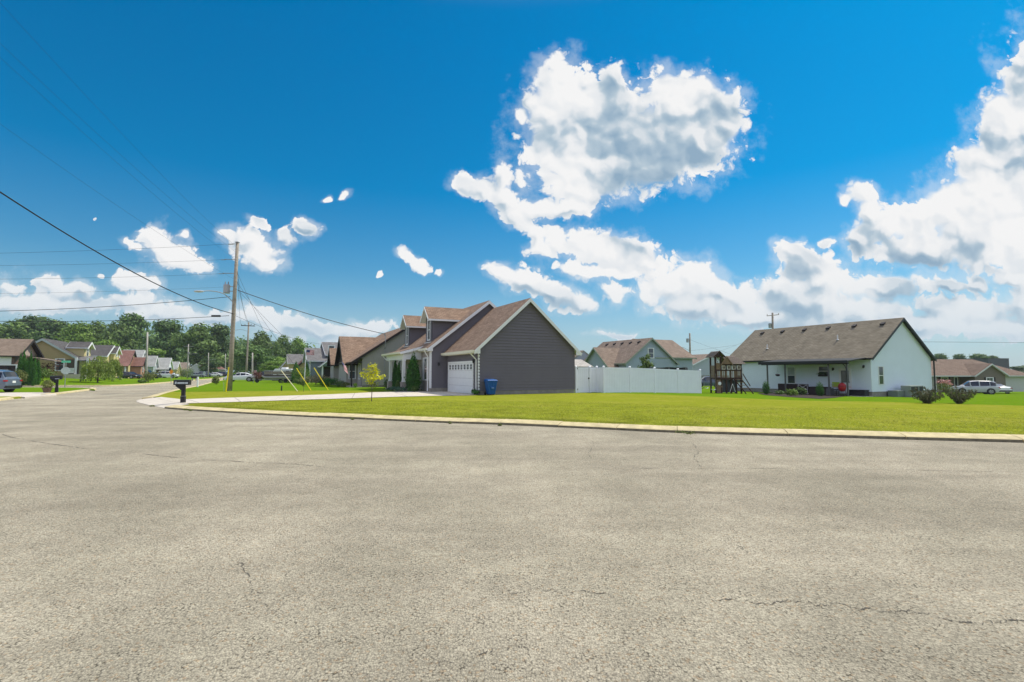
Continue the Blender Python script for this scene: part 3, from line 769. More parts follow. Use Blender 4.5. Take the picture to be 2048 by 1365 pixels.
# grass blades standing along the mown lawn near the camera
gr = np.random.default_rng(3)
nb = 110000
ii = gr.integers(6 * 12, 6 * 22 - 1, nb); jj = np.where(gr.random(nb) < .25, gr.random(nb) * .9, gr.random(nb) ** 1.7 * 12)
rowsn = np.array([[tuple(p) for p in r_] for r_ in rows])
fi = gr.random(nb); j0 = jj.astype(int); fj = jj - j0
pt = (rowsn[ii, j0] * ((1-fi)*(1-fj))[:, None] + rowsn[ii+1, j0] * (fi*(1-fj))[:, None] + rowsn[ii, j0+1] * ((1-fi)*fj)[:, None] + rowsn[ii+1, j0+1] * (fi*fj)[:, None])
edge = jj < 1.2
dirE = rowsn[ii, 0] - rowsn[ii, 1]; dirE /= np.linalg.norm(dirE, axis=1)[:, None]
pt[edge] += dirE[edge] * gr.random(edge.sum())[:, None] * .12
ang = gr.random(nb) * 6.28; h = gr.uniform(.012, .034, nb); w = gr.uniform(.008, .02, nb)
dx, dy = np.cos(ang) * w, np.sin(ang) * w; lx, ly = gr.normal(0, .035, nb), gr.normal(0, .035, nb)
tri = np.stack([pt + np.stack([-dx, -dy, 0*w - .005], 1), pt + np.stack([dx, dy, 0*w - .005], 1), pt + np.stack([lx, ly, h], 1)], 1).reshape(-1, 3)
me = bpy.data.meshes.new('grass'); me.vertices.add(nb * 3); me.vertices.foreach_set('co', tri.ravel())
me.loops.add(nb * 3); me.loops.foreach_set('vertex_index', np.arange(nb * 3)); me.polygons.add(nb); me.polygons.foreach_set('loop_start', np.arange(nb) * 3)
me.update(); me.validate(); me.materials.append(leafmat('grass_blade', (.24, .28, .020), (.40, .42, .055), .55))
o = bpy.data.objects.new('grass', me); COL.objects.link(o)
tag(o, 'short mown yellow green grass along the near kerb', 'grass', kind='stuff')

# ================================================================== the dark grey house
sid_dark = pmat('charcoal_vinyl_siding', (.140, .130, .145), .6, .05, scale=.8)
roof_brown = shingle('brown_shingles', (.235, .160, .112), (.32, .228, .160))
cream = pmat('cream_gutter', (.70, .68, .52), .5, .04)
brick_lt = brick('grey_tan_brick', (.30, .26, .23), (.40, .35, .31), (.42, .40, .37))
g = .12
h = thing('grey_house', 'dark grey house with brown roof, two dormers and a white garage door', 'house', (A0.x, A0.y, g), ANG)
HM = h
gable(h, -1.29, 8.1, 6.27, 17.3, 0, 3.54, 7.21, 'y', sid_dark, roof_brown, white, ov=.4, og=.32, ex=.2, faces='-y-x', found=.3, rake=.24)
gable(h, 0, 7.57, 0, 6.262, 0, 3.23, 6.60, 'y', sid_dark, roof_brown, white, ov=.42, og=.30, og1=-.002, ex=.2, faces='-y-x', found=.26, rake=.24)
# cream guttering on the sunny side
m = MB(); m.beam((-.50, -.32, 2.97), (-.50, 6.24, 2.97), .12, .14); m.box(-.44, -.02, -.28, 6.22, 2.76, 2.80); m.build('gutter', cream, h)
m = MB(); m.beam((-1.77, 6.0, 3.34), (-1.77, 8.6, 3.34), .12, .14); m.box(-1.69, -1.31, 6.0, 17.5, 3.10, 3.14); m.build('gutter', cream, h)
m = MB(); m.box(-1.41, -1.293, 6.36, 17.28, .0, 3.16); m.build('brick_front', brick_lt, h)
for bx in ((-1.44, -1.28, 6.245, 6.37, .28, 3.3), (-.03, .075, -.03, .06, .26, 3.0), (-1.33, -1.27, 17.27, 17.33, .2, 3.3)):
    m = MB(); m.box(*bx); m.build('corner_board', white, h)
m = MB(); m.box(7.50, 7.60, -.034, .05, .26, 3.1); m.build('corner_board', sid_dark, h)
garage_door(h, -.026, 3.35, .02, 4.88, 2.13, '-x')
downspout(h, -.09, .20, 0, 2.85, ox=-.4); downspout(h, -1.5, 6.55, 0, 3.2, ox=-.25)
def lamp(par, x, y, z, face='-x', c=black):
    m = MB(); m.box(-.05, .05, -.03, 0, -.1, .1); m.tube([(0, -.02, .08), (0, -.14, .12)], .012, 6)
    m.lathe([(.02, .1), (.07, .05), (.06, -.14), (.03, -.16)], (0, -.14, 0), 8); o = m.build('wall_lamp', c, par, (x, y, z), FACE[face])
    q = MB(); q.lathe([(.05, .03), (.045, -.12)], (0, -.14, -.01), 8); return o
lamp(h, -.03, .52, 2.28, '-x'); lamp(h, -.75, 6.24, 2.15, '-y')
window(h, -1.41, 7.35, .95, .75, 1.62, '-x', grid=False, shutters=white)
window(h, -1.41, 10.4, .95, .9, 1.62, '-x', grid=False); window(h, -1.41, 15.6, .95, .9, 1.62, '-x')
m = MB(); m.box(-1.47, -1.415, 11.4, 12.4, .15, 2.3); d = m.build('front_door', pmat('door_dark', (.05, .03, .025), .5), h)
m = MB(); m.box(-1.50, -1.474, 11.46, 11.52, 1.05, 1.2); m.build('handle', metal, d)
for (xa_, ya_, ze_, s_, wd_) in ((-.42, -.30, 3.23, .89, .42), (-1.69, 5.95, 3.54, .78, .40), (7.99, -.30, 3.23, -.89, .42)):
    zl_ = ze_ - wd_ * abs(s_); m = MB(); x1_ = xa_ + (wd_ if s_ > 0 else -wd_)
    m.prism([(xa_, zl_ - .12), (x1_, zl_ - .12), (x1_, ze_ + .06), (xa_, zl_ + .08)], ya_ - .012, ya_ - .0 + .02, 'y'); m.build('eave_return', white, h)
# dormers
for y0 in (7.55, 14.4):
    gable(h, -.85, 3.4, y0, y0 + 1.66, 3.6, 5.95, 6.72, 'x', sid_dark, roof_brown, white, ov=.34, og=.42, og1=.0, ex=.12, faces='-x-y', gut=True, rake=.17, soffit=white)
    window(h, -.85, y0 + .83, 4.15, .62, 1.55, '-x', trimw=.10)
    m = MB(); m.box(-1.0, -.852, y0 - .04, y0 + 1.70, 3.80, 3.92); m.build('dormer_sill', white, h)
# porch
py0, py1, pf = 8.55, 14.5, -2.85
m = MB(); m.box(pf - .1, -1.42, py0, py1, -.3, .16); m.build('porch_floor', concrete, h)
m = MB()
b_ = [(pf - .35, py0 - .25, 3.02), (-1.0, py0 - .25, 3.62), (-1.0, py1 + .3, 3.62), (pf - .35, py1 + .3, 3.02)]
m.hexa(b_, [(x, y, z + .09) for x, y, z in b_]); m.build('porch_roof', roof_brown, h)
m = MB(); m.box(pf - .08, pf + .14, py0, py1, 2.52, 2.98); m.box(pf + .141, -1.42, py0, py0 + .16, 2.52, 2.96)
m.add([(pf + .0, py0 + .05, 2.95), (-1.42, py0 + .05, 2.95), (-1.42, py0 + .05, 3.44), (pf + .0, py0 + .10, 3.0)], [(0, 1, 2, 3)])
m.beam((pf - .35, py0 - .27, 3.10), (-1.0, py0 - .27, 3.70), .04, .2)
m.build('porch_beam', white, h)
m = MB(); m.beam((pf - .41, py0 - .25, 3.11), (pf - .41, py1 + .3, 3.11), .12, .14); m.box(pf - .34, pf - .09, py0 - .2, py1 + .25, 2.93, 2.96); m.build('gutter', cream, h)
for y in (py0 + .12, 13.3):
    c = MB(); c.box(pf - .08, pf + .14, y - .11, y + .11, .72, 2.518); c.box(pf - .11, pf + .17, y - .14, y + .14, 2.40, 2.50); c.box(pf - .11, pf + .17, y - .14, y + .14, .72, .84); c.build('porch_column', white, h)
    c = MB(); c.box(pf - .19, pf + .25, y - .22, y + .22, -.1, .68); c.box(pf - .23, pf + .29, y - .26, y + .26, .682, .722); c.build('column_base', brick_lt, h)
m = MB(); m.tube([(pf - .41, py1 + .1, 3.0), (pf - .2, py1, 2.7), (pf + .0, 13.56, 2.5), (pf, 13.56, .1)], .04, 6); m.build('downspout', white, h)
ROOFPIPE = pmat('white_pipe', (.7, .7, .68), .6)

# ================================================================== the taupe neighbour with the brown roof
sid_taupe = pmat('taupe_vinyl_siding', (.36, .35, .30), .65, .05, scale=.8)
C2 = GP(724, 50.5); g2 = C2.z
h = thing('taupe_house', 'taupe sided house with brown gable roof and a flag on its porch post', 'house', C2, ANG); H2 = h
zr2 = ZV(658, 52.2) - g2 - .1
gable(h, 0, 9.6, 0, 13.8, 0, 3.45 - .25, 6.42, 'y', sid_taupe, roof_brown, darkbrown, ov=1.15, og=.35, ex=.15, faces='-y-x', found=.2, rake=.24)
gable(h, -1.1, 4.0, 2.6, 8.6, 0, 2.6, 5.35, 'x', sid_taupe, roof_brown, darkbrown, ov=.35, og=.45, og1=0, ex=.15, faces='-x-y', rake=.3, soffit=darkbrown, found=.2)
gable(h, -1.5, 3.0, 10.0, 13.2, 0, 2.6, 4.3, 'x', sid_taupe, roof_brown, darkbrown, ov=.3, og=.4, og1=0, ex=.15, faces='-x-y', rake=.3, soffit=darkbrown, found=.2)
m = MB(); m.box(-1.08, -.94, -.1, .04, 0, 2.5); m.box(-1.12, 0, -.06, .02, 2.42, 2.56); m.build('porch_post', darkbrown, h)
m = MB(); m.box(-1.15, 0, -.1, 2.55, -.3, .12); m.build('porch_floor', concrete, h)
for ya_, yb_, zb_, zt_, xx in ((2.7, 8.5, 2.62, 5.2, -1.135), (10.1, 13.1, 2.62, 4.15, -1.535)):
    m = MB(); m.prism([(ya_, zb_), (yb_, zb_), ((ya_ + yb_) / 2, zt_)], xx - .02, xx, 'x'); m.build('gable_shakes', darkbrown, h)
window(h, -.55, 2.58, .85, .62, 1.5, '-y', trimw=.07); window(h, -1.12, 12, .8, .8, 1.5, '-x'); window(h, -.02, 1.3, .85, .7, 1.5, '-x')
m = MB(); m.box(3.4, 3.5, -.07, -.03, .2, 3.0); m.build('meter_pipe', metal, h)
m = MB(); m.tube([(2.2, -.09, .3), (2.2, -.09, 3.9), (2.2, -.42, 4.1), (2.2, -.42, 5.4)], .035, 6); m.tube([(2.1, -.42, 5.2), (2.1, -.42, 5.5)], .03, 6); m.build('service_mast', metal, h)
MAST = C2 + U * 2.2 - V * .42 + Vector((0, 0, 5.4))

# ================================================================== grey blue house behind it
sid_blue = pmat('grey_blue_siding', (.20, .25, .28), .65, .06, scale=.8)
sid_pale = pmat('pale_siding', (.55, .57, .55), .65, .05)
roof_grey = shingle('grey_shingles', (.16, .155, .15), (.21, .205, .195))
roof_tan = shingle('tan_shingles', (.205, .165, .13), (.27, .22, .175))
C3 = GP(619, 74); g3 = C3.z
h = thing('blue_grey_house', 'blue grey house with a white porch behind the flagpole', 'house', C3, ANG)
gable(h, 0, 9, 0, 9, 0, 3.3, 5.2, 'x', sid_blue, roof_grey, white, ov=.4, og=.4, ex=.2, faces='-x-y', rake=.25)
gable(h, 2.5, 14, .8, 12, 0, 4.2, 6.3, 'x', sid_blue, roof_grey, white, ov=.35, og=.3, ex=.2, faces='-x-y', rake=.25)
m = MB(); m.box(-.06, .12, -.06, .1, 0, 3.2); m.build('corner_board', white, h)
gable(h, 1.5, 3.5, -1.6, 0, 2.45, 2.55, 3.4, 'y', sid_blue, roof_grey, white, ov=.3, og=.3, og1=0, rake=.2)
for x in (1.55, 3.28): m = MB(); m.box(x, x + .17, -1.55, -1.38, 0, 2.5); m.build('porch_column', white, h)
window(h, 3.1, .78, 4.15, .8, 1.35, '-y')
m = MB(); m.box(2.0, 3.0, -.06, -.03, .1, 2.3); m.build('door', darkbrown, h)

def farhouse(name, label, px, y, blocks, extra=None):
    c = GP(px, y); h = thing(name, label, 'house', c, ANG)
    for b in blocks:
        if b[0] == 'g': gable(h, *b[1], **b[2])
    if extra: extra(h)
    return h
tan = pmat('tan_siding', (.40, .32, .15), .7, .06); yel = pmat('yellow_siding', (.58, .49, .24), .7, .05); brickr = pmat('orange_brick', (.40, .22, .15), .85, .15, scale=9)
roof_char = shingle('charcoal_shingles', (.085, .08, .078), (.12, .115, .11)); roof_red = shingle('red_brown_shingles', (.20, .105, .085), (.25, .14, .115))
roof_lt = shingle('light_grey_shingles', (.30, .31, .29), (.36, .37, .35)); wht = pmat('white_siding', (.70, .74, .74), .65, .03)
sagel = pmat('pale_sage_siding', (.36, .42, .40), .7, .05)

# small houses far behind the boat
farhouse('tan_cottage', 'small tan house with a brown roof far behind the boat', 560, 120, [('g', (0, 3.4, 0, 8, 0, 2.6, 4.7, 'y', tan, roof_tan, white), dict(rake=.25))])
farhouse('grey_roof_cottage', 'small house with a grey roof far behind the boat, beside the tan one', 577, 112, [('g', (0, 6, 0, 7, 0, 3.6, 5.6, 'x', tan, roof_grey, white), dict(rake=.25))])
farhouse('dark_gable_house', 'house with a dark brown gable roof left of the flagpole', 594, 92, [('g', (0, 5, 0, 8, 0, 2.6, 5.2, 'y', tan, roof_red, darkbrown), dict(ov=.5, og=.5, rake=.35, soffit=darkbrown)), ('g', (3, 9, 1, 7, 0, 3.2, 6.1, 'x', tan, roof_tan, darkbrown), dict(rake=.25))])

# ================================================================== houses across the street, on the left
c = GP(46, 70)
k = c; t2 = solve(k, U, 132); t3 = solve(k, U, 82)
h = thing('tan_house', 'tan sided house with a gable end, yellow dormer and white posted porch', 'house', c, ANG)
gr_ = c.z; wpk = t3; zr = ZV(677, c.y + .445 * t3) - gr_; 
t_e = solve(k, U, 163); ze = ZV(722, c.y + .445 * t_e) - gr_
gable(h, 2 * t3 - t_e + .35, t_e - .35, 0, 9, 0, ze + .25, zr - .1, 'y', tan, roof_char, pmat('pale_green_trim', (.42, .5, .46), .6, .03), ov=.35, og=.3, ex=.2, faces='-y', rake=.3, gut=True)
# corner porch: dark panel standing in for the recess shade, floor, posts and rail
m = MB(); m.box(t2, t_e - .30, -.12, .0, .35, 2.5); m.build('porch_shade_panel', pmat('porch_shade_wall', (.10, .085, .06), .9), h)
xe = t_e
m = MB(); m.box(t2, xe + .6, -.9, -.125, -.3, .38); m.build('porch_floor', concrete, h)
m = MB()
for x in (xe - .55, xe + .75): m = MB(); m.box(x - .12, x + .12, -.62, -.40, .0, 2.8); m.build('porch_column', white, h)
m = MB(); m.box(t2, xe - .65, -.82, -.78, 1.15, 1.25); m.box(t2, xe - .65, -.82, -.78, .5, .56)
for i in range(14): m.box(t2 + .1 + i * (xe - .75 - t2) / 14, t2 + .16 + i * (xe - .75 - t2) / 14, -.81, -.79, .56, 1.15)
m.build('porch_rail', white, h)
z1_, z2_ = ZV(722.5, 72) - gr_, ZV(714, 74) - gr_
m = MB(); b_ = [(t_e - .3, -.6, z1_), (t_e + 1.9, -.6, z1_), (t_e + 1.0, 2.0, z2_), (t_e - .9, 2.0, z2_)]
m.hexa(b_, [(x, y, z + .12) for x, y, z in b_]); m.build('porch_roof', roof_grey, h)
window(h, solve(k, U, 119), -.025, .95, .85, 1.55, '-y', trimw=.12)
gable(h, t3 + 2.2, solve(k, U, 159), 1.6, 4.6, 3.0, 4.35, 5.15, 'x', yel, roof_char, white, ov=.25, og=0, og1=.5, ex=.18, faces='+x-y', rake=.25)
window(h, solve(k, U, 159) + .025, 3.1, 3.1, .8, 1.25, '+x', trimw=.13)

c = GP(-40, 60); k = c
h = thing('white_garage_house', 'house with a brown hipped gable roof and white garage wall behind the parked blue SUV', 'house', c, ANG)
xr = solve(k, U, 27); gz = c.z; zr = ZV(679, 63) - gz; ze = ZV(709, 60) - gz
gable(h, -6, xr, 0, 7.0, 0, ze, zr, 'x', brick('pink_tan_brick', (.36, .26, .21), (.44, .33, .27), (.42, .38, .34)), shingle('tan_brown_shingles', (.20, .155, .115), (.25, .195, .15)), darkbrown, ov=.4, og=.6, ex=0, rake=.3, soffit=darkbrown)
m = MB(); m.box(solve(k, U, 22), xr + .05, -.06, .0, 0, ze); m.box(xr + .001, xr + .05, .0, 7, 0, ze); m.build('dark_brick', pmat('dark_brick', (.12, .075, .06), .9, .2, scale=8), h)
m = MB(); m.box(-5.98, solve(k, U, 22) - .01, -.05, -.004, 0, ze); m.build('front_wall', wht, h)
garage_door(h, solve(k, U, -6), -.06, .0, 3.4, 2.1, '-y', col=pmat('dark_garage', (.03, .018, .02), .6), lights=False)
window(h, xr + .06, 5.5, .8, .9, 1.5, '+x')
lamp(h, solve(k, U, 16), -.01, 1.9, '-y')
m = MB(); b_ = [(xr - .2, 3.5, ze - .2), (xr + 2.8, 3.5, ze - .75), (xr + 2.8, 7.4, ze - .75), (xr - .2, 7.4, ze - .2)]; m.hexa(b_, [(x, y, z + .12) for x, y, z in b_]); m.build('porch_roof', roof_tan, h)

def lefthouse(name, label, px, y, pxr, vr, ve, wall, roof, trim=white, depth=8, front=None, ridge='x', pk=None, **kw):
    c = GP(px, y); k = c; x1 = solve(k, U, pxr); h = thing(name, label, 'house', c, ANG)
    zr = ZV(vr, y + 2) - c.z; ze = ZV(ve, y) - c.z
    gable(h, 0, x1, 0, depth, 0, ze, zr, ridge, wall, roof, trim, rake=.3, **kw)
    if front: front(h, x1, ze, zr)
    return h
def fr1(h, x1, ze, zr):
    gable(h, x1 - 4, x1 + .6, 3, 6.6, 0, ze + .6, zr - .15, 'x', yel, roof_char, white, ov=.25, og=0, og1=.4, rake=.28)
    window(h, x1 + .62, 4.8, ze + .1, .9, 1.3, '+x', trimw=.14); garage_door(h, x1 + .02, 1.6, 0, 2.6, 2.1, '+x')
lefthouse('yellow_house', 'yellow gabled house with a charcoal roof behind the weeping willows', 160, 86, 208, 690, 711, yel, roof_char, front=fr1, ov=.3, og=.4)
def fr2(h, x1, ze, zr):
    gable(h, x1 - 3, x1 + 1.8, 2.0, 6.0, 0, ze - .3, zr - 1.5, 'x', brickr, roof_red, darkbrown, ov=.3, og=0, og1=.45, rake=.3, soffit=darkbrown)
    window(h, x1 + 1.82, 4, 1.4, .9, 1.5, '+x', trimw=.14)
    m = MB(); m.box(x1 - 3.0, x1 - 2.8, -1.6, -1.4, 0, ze - .5); m.box(x1 - .3, x1 - .1, -1.6, -1.4, 0, ze - .5); m.build('porch_column', white, h)
    m = MB(); b_ = [(x1 - 5.5, -1.9, ze - .6), (x1 + .3, -1.9, ze - .6), (x1 + .3, .3, ze + .1), (x1 - 5.5, .3, ze + .1)]; m.hexa(b_, [(x, y, z + .12) for x, y, z in b_]); m.build('porch_roof', roof_red, h)
    window(h, x1 - 1.6, 0, .9, .9, 1.5, '-y')
lefthouse('red_roof_house', 'house with a red brown roof and an orange brick gable behind the parked black car', 224, 104, 256, 701, 728, yel, roof_red, trim=darkbrown, front=fr2, soffit=darkbrown)
def fr3(h, x1, ze, zr):
    gable(h, x1 - 3, x1 + 2.5, 1.5, 6.5, 0, ze - .8, zr - 1.4, 'x', sagel, roof_lt, white, og1=.4, og=0, rake=.28); window(h, x1 + 2.52, 4, 1.4, .9, 1.5, '+x', trimw=.14)
lefthouse('pale_blue_house', 'pale blue house with light grey roof between red roof and light pole', 240, 118, 278, 700, 724, sagel, roof_lt, front=fr3)
def fr4(h, x1, ze, zr):
    for x in (1.2, 3.4, x1 - .3):
        m = MB(); m.box(x, x + .25, -1.5, -1.25, 0, ze - .3); m.build('porch_column', white, h)
    m = MB(); b_ = [(.6, -1.9, ze - .4), (x1 + .5, -1.9, ze - .4), (x1 + .5, .3, ze + .2), (.6, .3, ze + .2)]; m.hexa(b_, [(x, y, z + .12) for x, y, z in b_]); m.build('porch_roof', roof_lt, h)
    m = MB(); m.box(.8, 2.6, -.05, 0, .1, 2.3); m.build('door', brickr, h); window(h, 4.6, 0, .9, 1.4, 1.5, '-y', trimw=.15)
lefthouse('grey_gable_house', 'white posted house with a grey gable roof behind the white SUV', 292, 126, 334, 716, 737, wht, roof_lt, front=fr4)
lefthouse('sage_roof_house', 'low house with a sage grey roof right of the white posted house', 322, 146, 352, 724, 738, yel, roof_lt)
def fr5(h, x1, ze, zr):
    gable(h, x1, x1 + 5, 2, 7, 0, ze - .2, zr - .4, 'y', wht, roof_lt, white, rake=.28)
lefthouse('brown_roof_house', 'low house with a brown roof next to a sage gable, beyond the diamond sign', 350, 160, 372, 725.5, 739.5, tan, roof_tan, front=fr5)
c = GP(388, 170); k = c
h = thing('hip_roof_house', 'long hipped brown roof house with a tan garage at the end of the street', 'house', c, ANG)
x1 = solve(k, U, 446); gable(h, 0, x1, 0, 9, 0, 2.5, 2.52, 'x', sid_taupe, roof_red, white, ov=.01, og=.01, gut=False)
hip(h, 0, x1, 0, 10, 2.6, .62, roof_red, white)
gable(h, x1 * .44, x1 * .82, -2.5, 3, 0, 2.6, 4.6, 'y', tan, roof_red, white, og=.4, rake=.3); garage_door(h, x1 * .63, -2.52, 0, 4.6, 2.2, '-y')

# ================================================================== sage green house behind the fence
sid_sage = pmat('sage_green_siding', (.36, .43, .47), .65, .05, scale=.8)
sagetrim = pmat('sage_trim', (.30, .33, .26), .6, .04)
roof_taupe = shingle('taupe_shingles', (.215, .165, .125), (.28, .22, .17))
c = GP(1252, 62.5); k = c; g4 = c.z
h = thing('sage_green_house', 'sage green sided house with brown gable roofs behind the white fence', 'house', c, ANG)
tr = solve(k, U, 1351); tp = tr / 2; zr = ZV(676, c.y + .445 * tp) - g4 - .1; ze = ZV(724, c.y) - g4
lenr = solve(k + U * tp, V, 1209)
gable(h, 0, tr, 0, lenr, 0, ze, zr, 'y', sid_sage, roof_taupe, sagetrim, ov=.35, og=.3, ex=.15, faces='-y-x', rake=.22, soffit=darkbrown)
x2 = solve(k + V * .4, U, 1385); ze2 = ZV(713, c.y + .445 * x2) - g4
gable(h, tp + 1, x2, .4, 8.4, 0, ze2 - .05, ze2 + 2.35, 'x', sid_sage, roof_taupe, sagetrim, ov=.4, og=.35, ex=.15, faces='-y+x', rake=.22)
c5 = k + V * 1.2; xl = solve(c5, U, 1236)
gable(h, xl - 1.0, 2.5, 1.2, 7.6, 0, 2.35, 2.35 + 2.7, 'x', sid_sage, roof_taupe, sagetrim, ov=.35, og=.45, og1=0, ex=.15, faces='-x-y', rake=.22)
gable(h, -3, 4, lenr + .0, lenr + 7, 0, 2.6, 4.9, 'y', sid_sage, roof_taupe, sagetrim, ov=.35, og=0)
wx = solve(k, U, 1302); window(h, wx, -.025, ZV(716, 65) - g4, .85, 1.15, '-y', trimw=.1)
m = MB(); m.box(x2 - 2.6, x2 - 2.3, .27, .36, .3, 2.1); m.tube([(x2 - 2.3, .3, 0), (x2 - 2.3, .3, 2.3), (x2 - 1.9, .2, 2.4)], .04, 6); m.build('utility_box', metal, h)
def sl_at(i, L_, x0, z0_, sl): return None
sl = (zr - ze) / tp
def roofvent(par, x, y, z, sl, mat=darkbrown):
    m = MB(); m.hexa([(x - .17, y - .15, z - .17 * sl), (x + .15, y - .15, z + .15 * sl), (x + .15, y + .15, z + .15 * sl), (x - .17, y + .15, z - .17 * sl)],
                     [(x - .2, y - .17, z + .05), (x + .15, y - .17, z + .22), (x + .15, y + .17, z + .22), (x - .2, y + .17, z + .05)]); m.build('roof_vent', mat, par)
def pipe(par, x, y, z, hh=.45):
    m = MB(); m.tube([(x, y, z - .1), (x, y, z + hh)], .05, 7); m.lathe([(.13, 0), (.07, .08)], (x, y, z + .02), 8); m.build('vent_pipe', ROOFPIPE, par)
for i in range(5): roofvent(h, tp - .75, 1.4 + i * (lenr - 2.4) / 4.4, zr + .1 - .75 * sl, sl)
pipe(h, tp - 3.6, 3.8, zr + .1 - 3.6 * sl); pipe(h, tp - 1.9, lenr - 1.0, zr + .1 - 1.9 * sl)

c = GP(1384, 98); k = c
h = thing('pale_grey_house', 'pale grey gabled house with a brown roof beyond the wooden playset', 'house', c, ANG)
x1 = solve(k, U, 1462); tp_ = solve(k, U, 1425)
gable(h, 2 * tp_ - x1, x1, 0, 12, 0, ZV(732, 98) - c.z + .3, ZV(709, 100) - c.z, 'y', pmat('pale_blue_grey', (.40, .45, .47), .7, .04), roof_taupe, white, rake=.25)
window(h, tp_ + 1.5, 0, 4.2, .5, .6, '-y')
c = GP(1384, 94); m = MB()
f = thing('board_fence', 'weathered grey board fence behind the parked blue car', 'fence', GP(1384, 92), ANG)
L_ = solve(Vector(f.location), U, 1470)
for i in range(int(L_ / .16)): m.box(i * .16, i * .16 + .145, 0, .02, -.2, 1.85 + .02 * (i % 3))
m.build('boards', pmat('weathered_boards', (.22, .21, .19), .9, .2), f)
m = MB(); m.box(0, L_, .02, .06, .4, .5); m.box(0, L_, .02, .06, 1.4, 1.5); m.build('rail', woodpole, f)

# ================================================================== white house with the covered patio
sid_white = pmat('white_lap_siding', (.72, .80, .84), .6, .03, scale=.8)
roof_w = shingle('grey_brown_shingles', (.185, .160, .115), (.245, .215, .158))
bronze = pmat('bronze_fascia', (.025, .027, .026), .45, .1)
CW = GP(1742, 42.0); gw = CW.z - .02
h = thing('white_house', 'white sided house with a grey brown roof and a covered back patio', 'house', (CW.x, CW.y, gw), ANG); HWH = h
zrw = ZV(636, 44.1) - gw - .1; zew = ZV(716, 42) - gw + .12; slw = (zrw - zew) / 4.8
gable(h, 0, 9.6, 0, 14.3, 0, zew, zrw, 'y', sid_white, roof_w, bronze, ov=.32, og=.32, ex=.12, faces='-y-x', found=.42, rake=.2, soffit=bronze)
m = MB(); m.box(-.035, .06, -.035, .05, .42, zew - .1); m.build('corner_board', sid_white, h)
m = MB(); m.box(8.6, 9.62, -.03, -.0, .42, .44); m.box(9.58, 9.66, -.3, -.2, -.1, zew - .2); m.build('porch_post', bronze, h)
for i in range(6): roofvent(h, 4.8 - .75, 1.0 + i * 2.42, zrw + .1 - .75 * slw, slw)
pipe(h, 4.8 - 2.6, 3.9, zrw + .1 - 2.6 * slw, .5); pipe(h, 4.8 - 3.4, 10.6, zrw + .1 - 3.4 * slw, .5)
window(h, 1.38, -.026, 1.05, .68, 1.45, '-y', trimw=.05, frame=white)
window(h, -.026, 7.06, 1.0, .78, 1.5, '-x', trimw=.07, frame=white, blind=True); window(h, -.026, 12.9, 1.0, .78, 1.5, '-x', trimw=.07, blind=True)
window(h, -.026, 3.95, 1.75, .9, .8, '-x', trimw=.07)
m = MB(); m.box(-.07, -.026, 1.55, 2.6, .2, 2.4); d = m.build('patio_door', white, h)
m = MB(); m.box(-.085, -.071, 1.75, 2.4, 1.15, 2.2); m.build('pane', GL, d)
m = MB(); m.box(-.13, -.072, 1.68, 1.72, 1.1, 1.25); m.build('handle', metal, d)
lamp(h, -.026, 3.05, 2.35, '-x', bronze); lamp(h, -.026, .5, 2.55, '-x', bronze)
# patio cover
pw = -2.75
m = MB(); zc = zew - .18
b_ = [(pw - .25, .15, zc - .30), (-.02, .15, zc + .02), (-.02, 8.3, zc + .02), (pw - .25, 8.3, zc - .30)]
m.hexa(b_, [(x, y, z + .09) for x, y, z in b_]); m.build('patio_roof', bronze, h)
m = MB(); m.box(pw - .33, pw - .252, .13, 8.32, zc - .42, zc - .18); m.box(pw - .05, pw + .06, .2, 8.2, zc - .48, zc - .285); m.build('patio_fascia', bronze, h)
for y in (.35, 1.85, 5.8, 7.6):
    m = MB(); m.box(pw - .045, pw + .055, y - .05, y + .05, -.1, zc - .482); m.build('patio_post', pmat('grey_bronze_post', (.10, .10, .095), .5), h)
m = MB(); m.tube([(pw - .29, .6, zc - .4), (pw - .1, .45, zc - .6), (pw - .11, .35, zc - .9), (pw - .11, .35, .1)], .035, 6); m.build('downspout', bronze, h)
m = MB(); m.box(pw - .4, -.02, -.1, 8.6, -.5, .06); m.build('patio_floor', concrete, h)
def wl(x, y, z=0): return Vector((CW.x, CW.y, gw)) + U * x + V * y + Vector((0, 0, z))

# ================================================================== brown hip roof house, far right
sid_br = pmat('brown_grey_siding', (.17, .145, .115), .7, .06); roof_r = shingle('rust_brown_shingles', (.175, .125, .092), (.215, .16, .12))
c = GP(1868, 72); k = c; g6 = c.z
h = thing('hip_roof_ranch', 'low brown ranch house with a rust brown hipped roof behind the silver SUV', 'house', c, ANG * .35)
U3 = Vector((math.cos(ANG * .35), math.sin(ANG * .35), 0))
xa, xb, xc = solve(k, U3, 1943), solve(k, U3, 2004), 17
ze = ZV(750, 73) - g6; zw = ze
m = MB(); m.box(0, xa, 1.6, 9, 0, ze - .02); m.box(xa, xc, 1.6, 9, 0, ze - .02); m.build('wall', sid_br, h)
m = MB(); m.box(xb + .01, xc, .2, 1.6, 0, ze - .02); m.build('white_wall', pmat('white_grey_siding', (.48, .49, .47), .7, .04), h)
m = MB(); m.box(-.0, .35, .0, 1.6, 0, ze - .03); m.build('porch_pier', pmat('white_grey_siding', (.48, .49, .47), .7, .04), h)
hip(h, -.3, xc, .2, 9, ze, .52, roof_r, sid_pale, ov=.4)
gable(h, xa, xb, -.4, 4, 0, ze, ze + 1.55, 'y', sid_br, roof_r, sid_pale, ov=.35, og=.35, rake=.2)
gable(h, -3.5, 0.0, .8, 7, 0, ze - .1, ze + 1.3, 'y', sid_br, roof_r, sid_pale, ov=.35, og=.35, rake=.2)
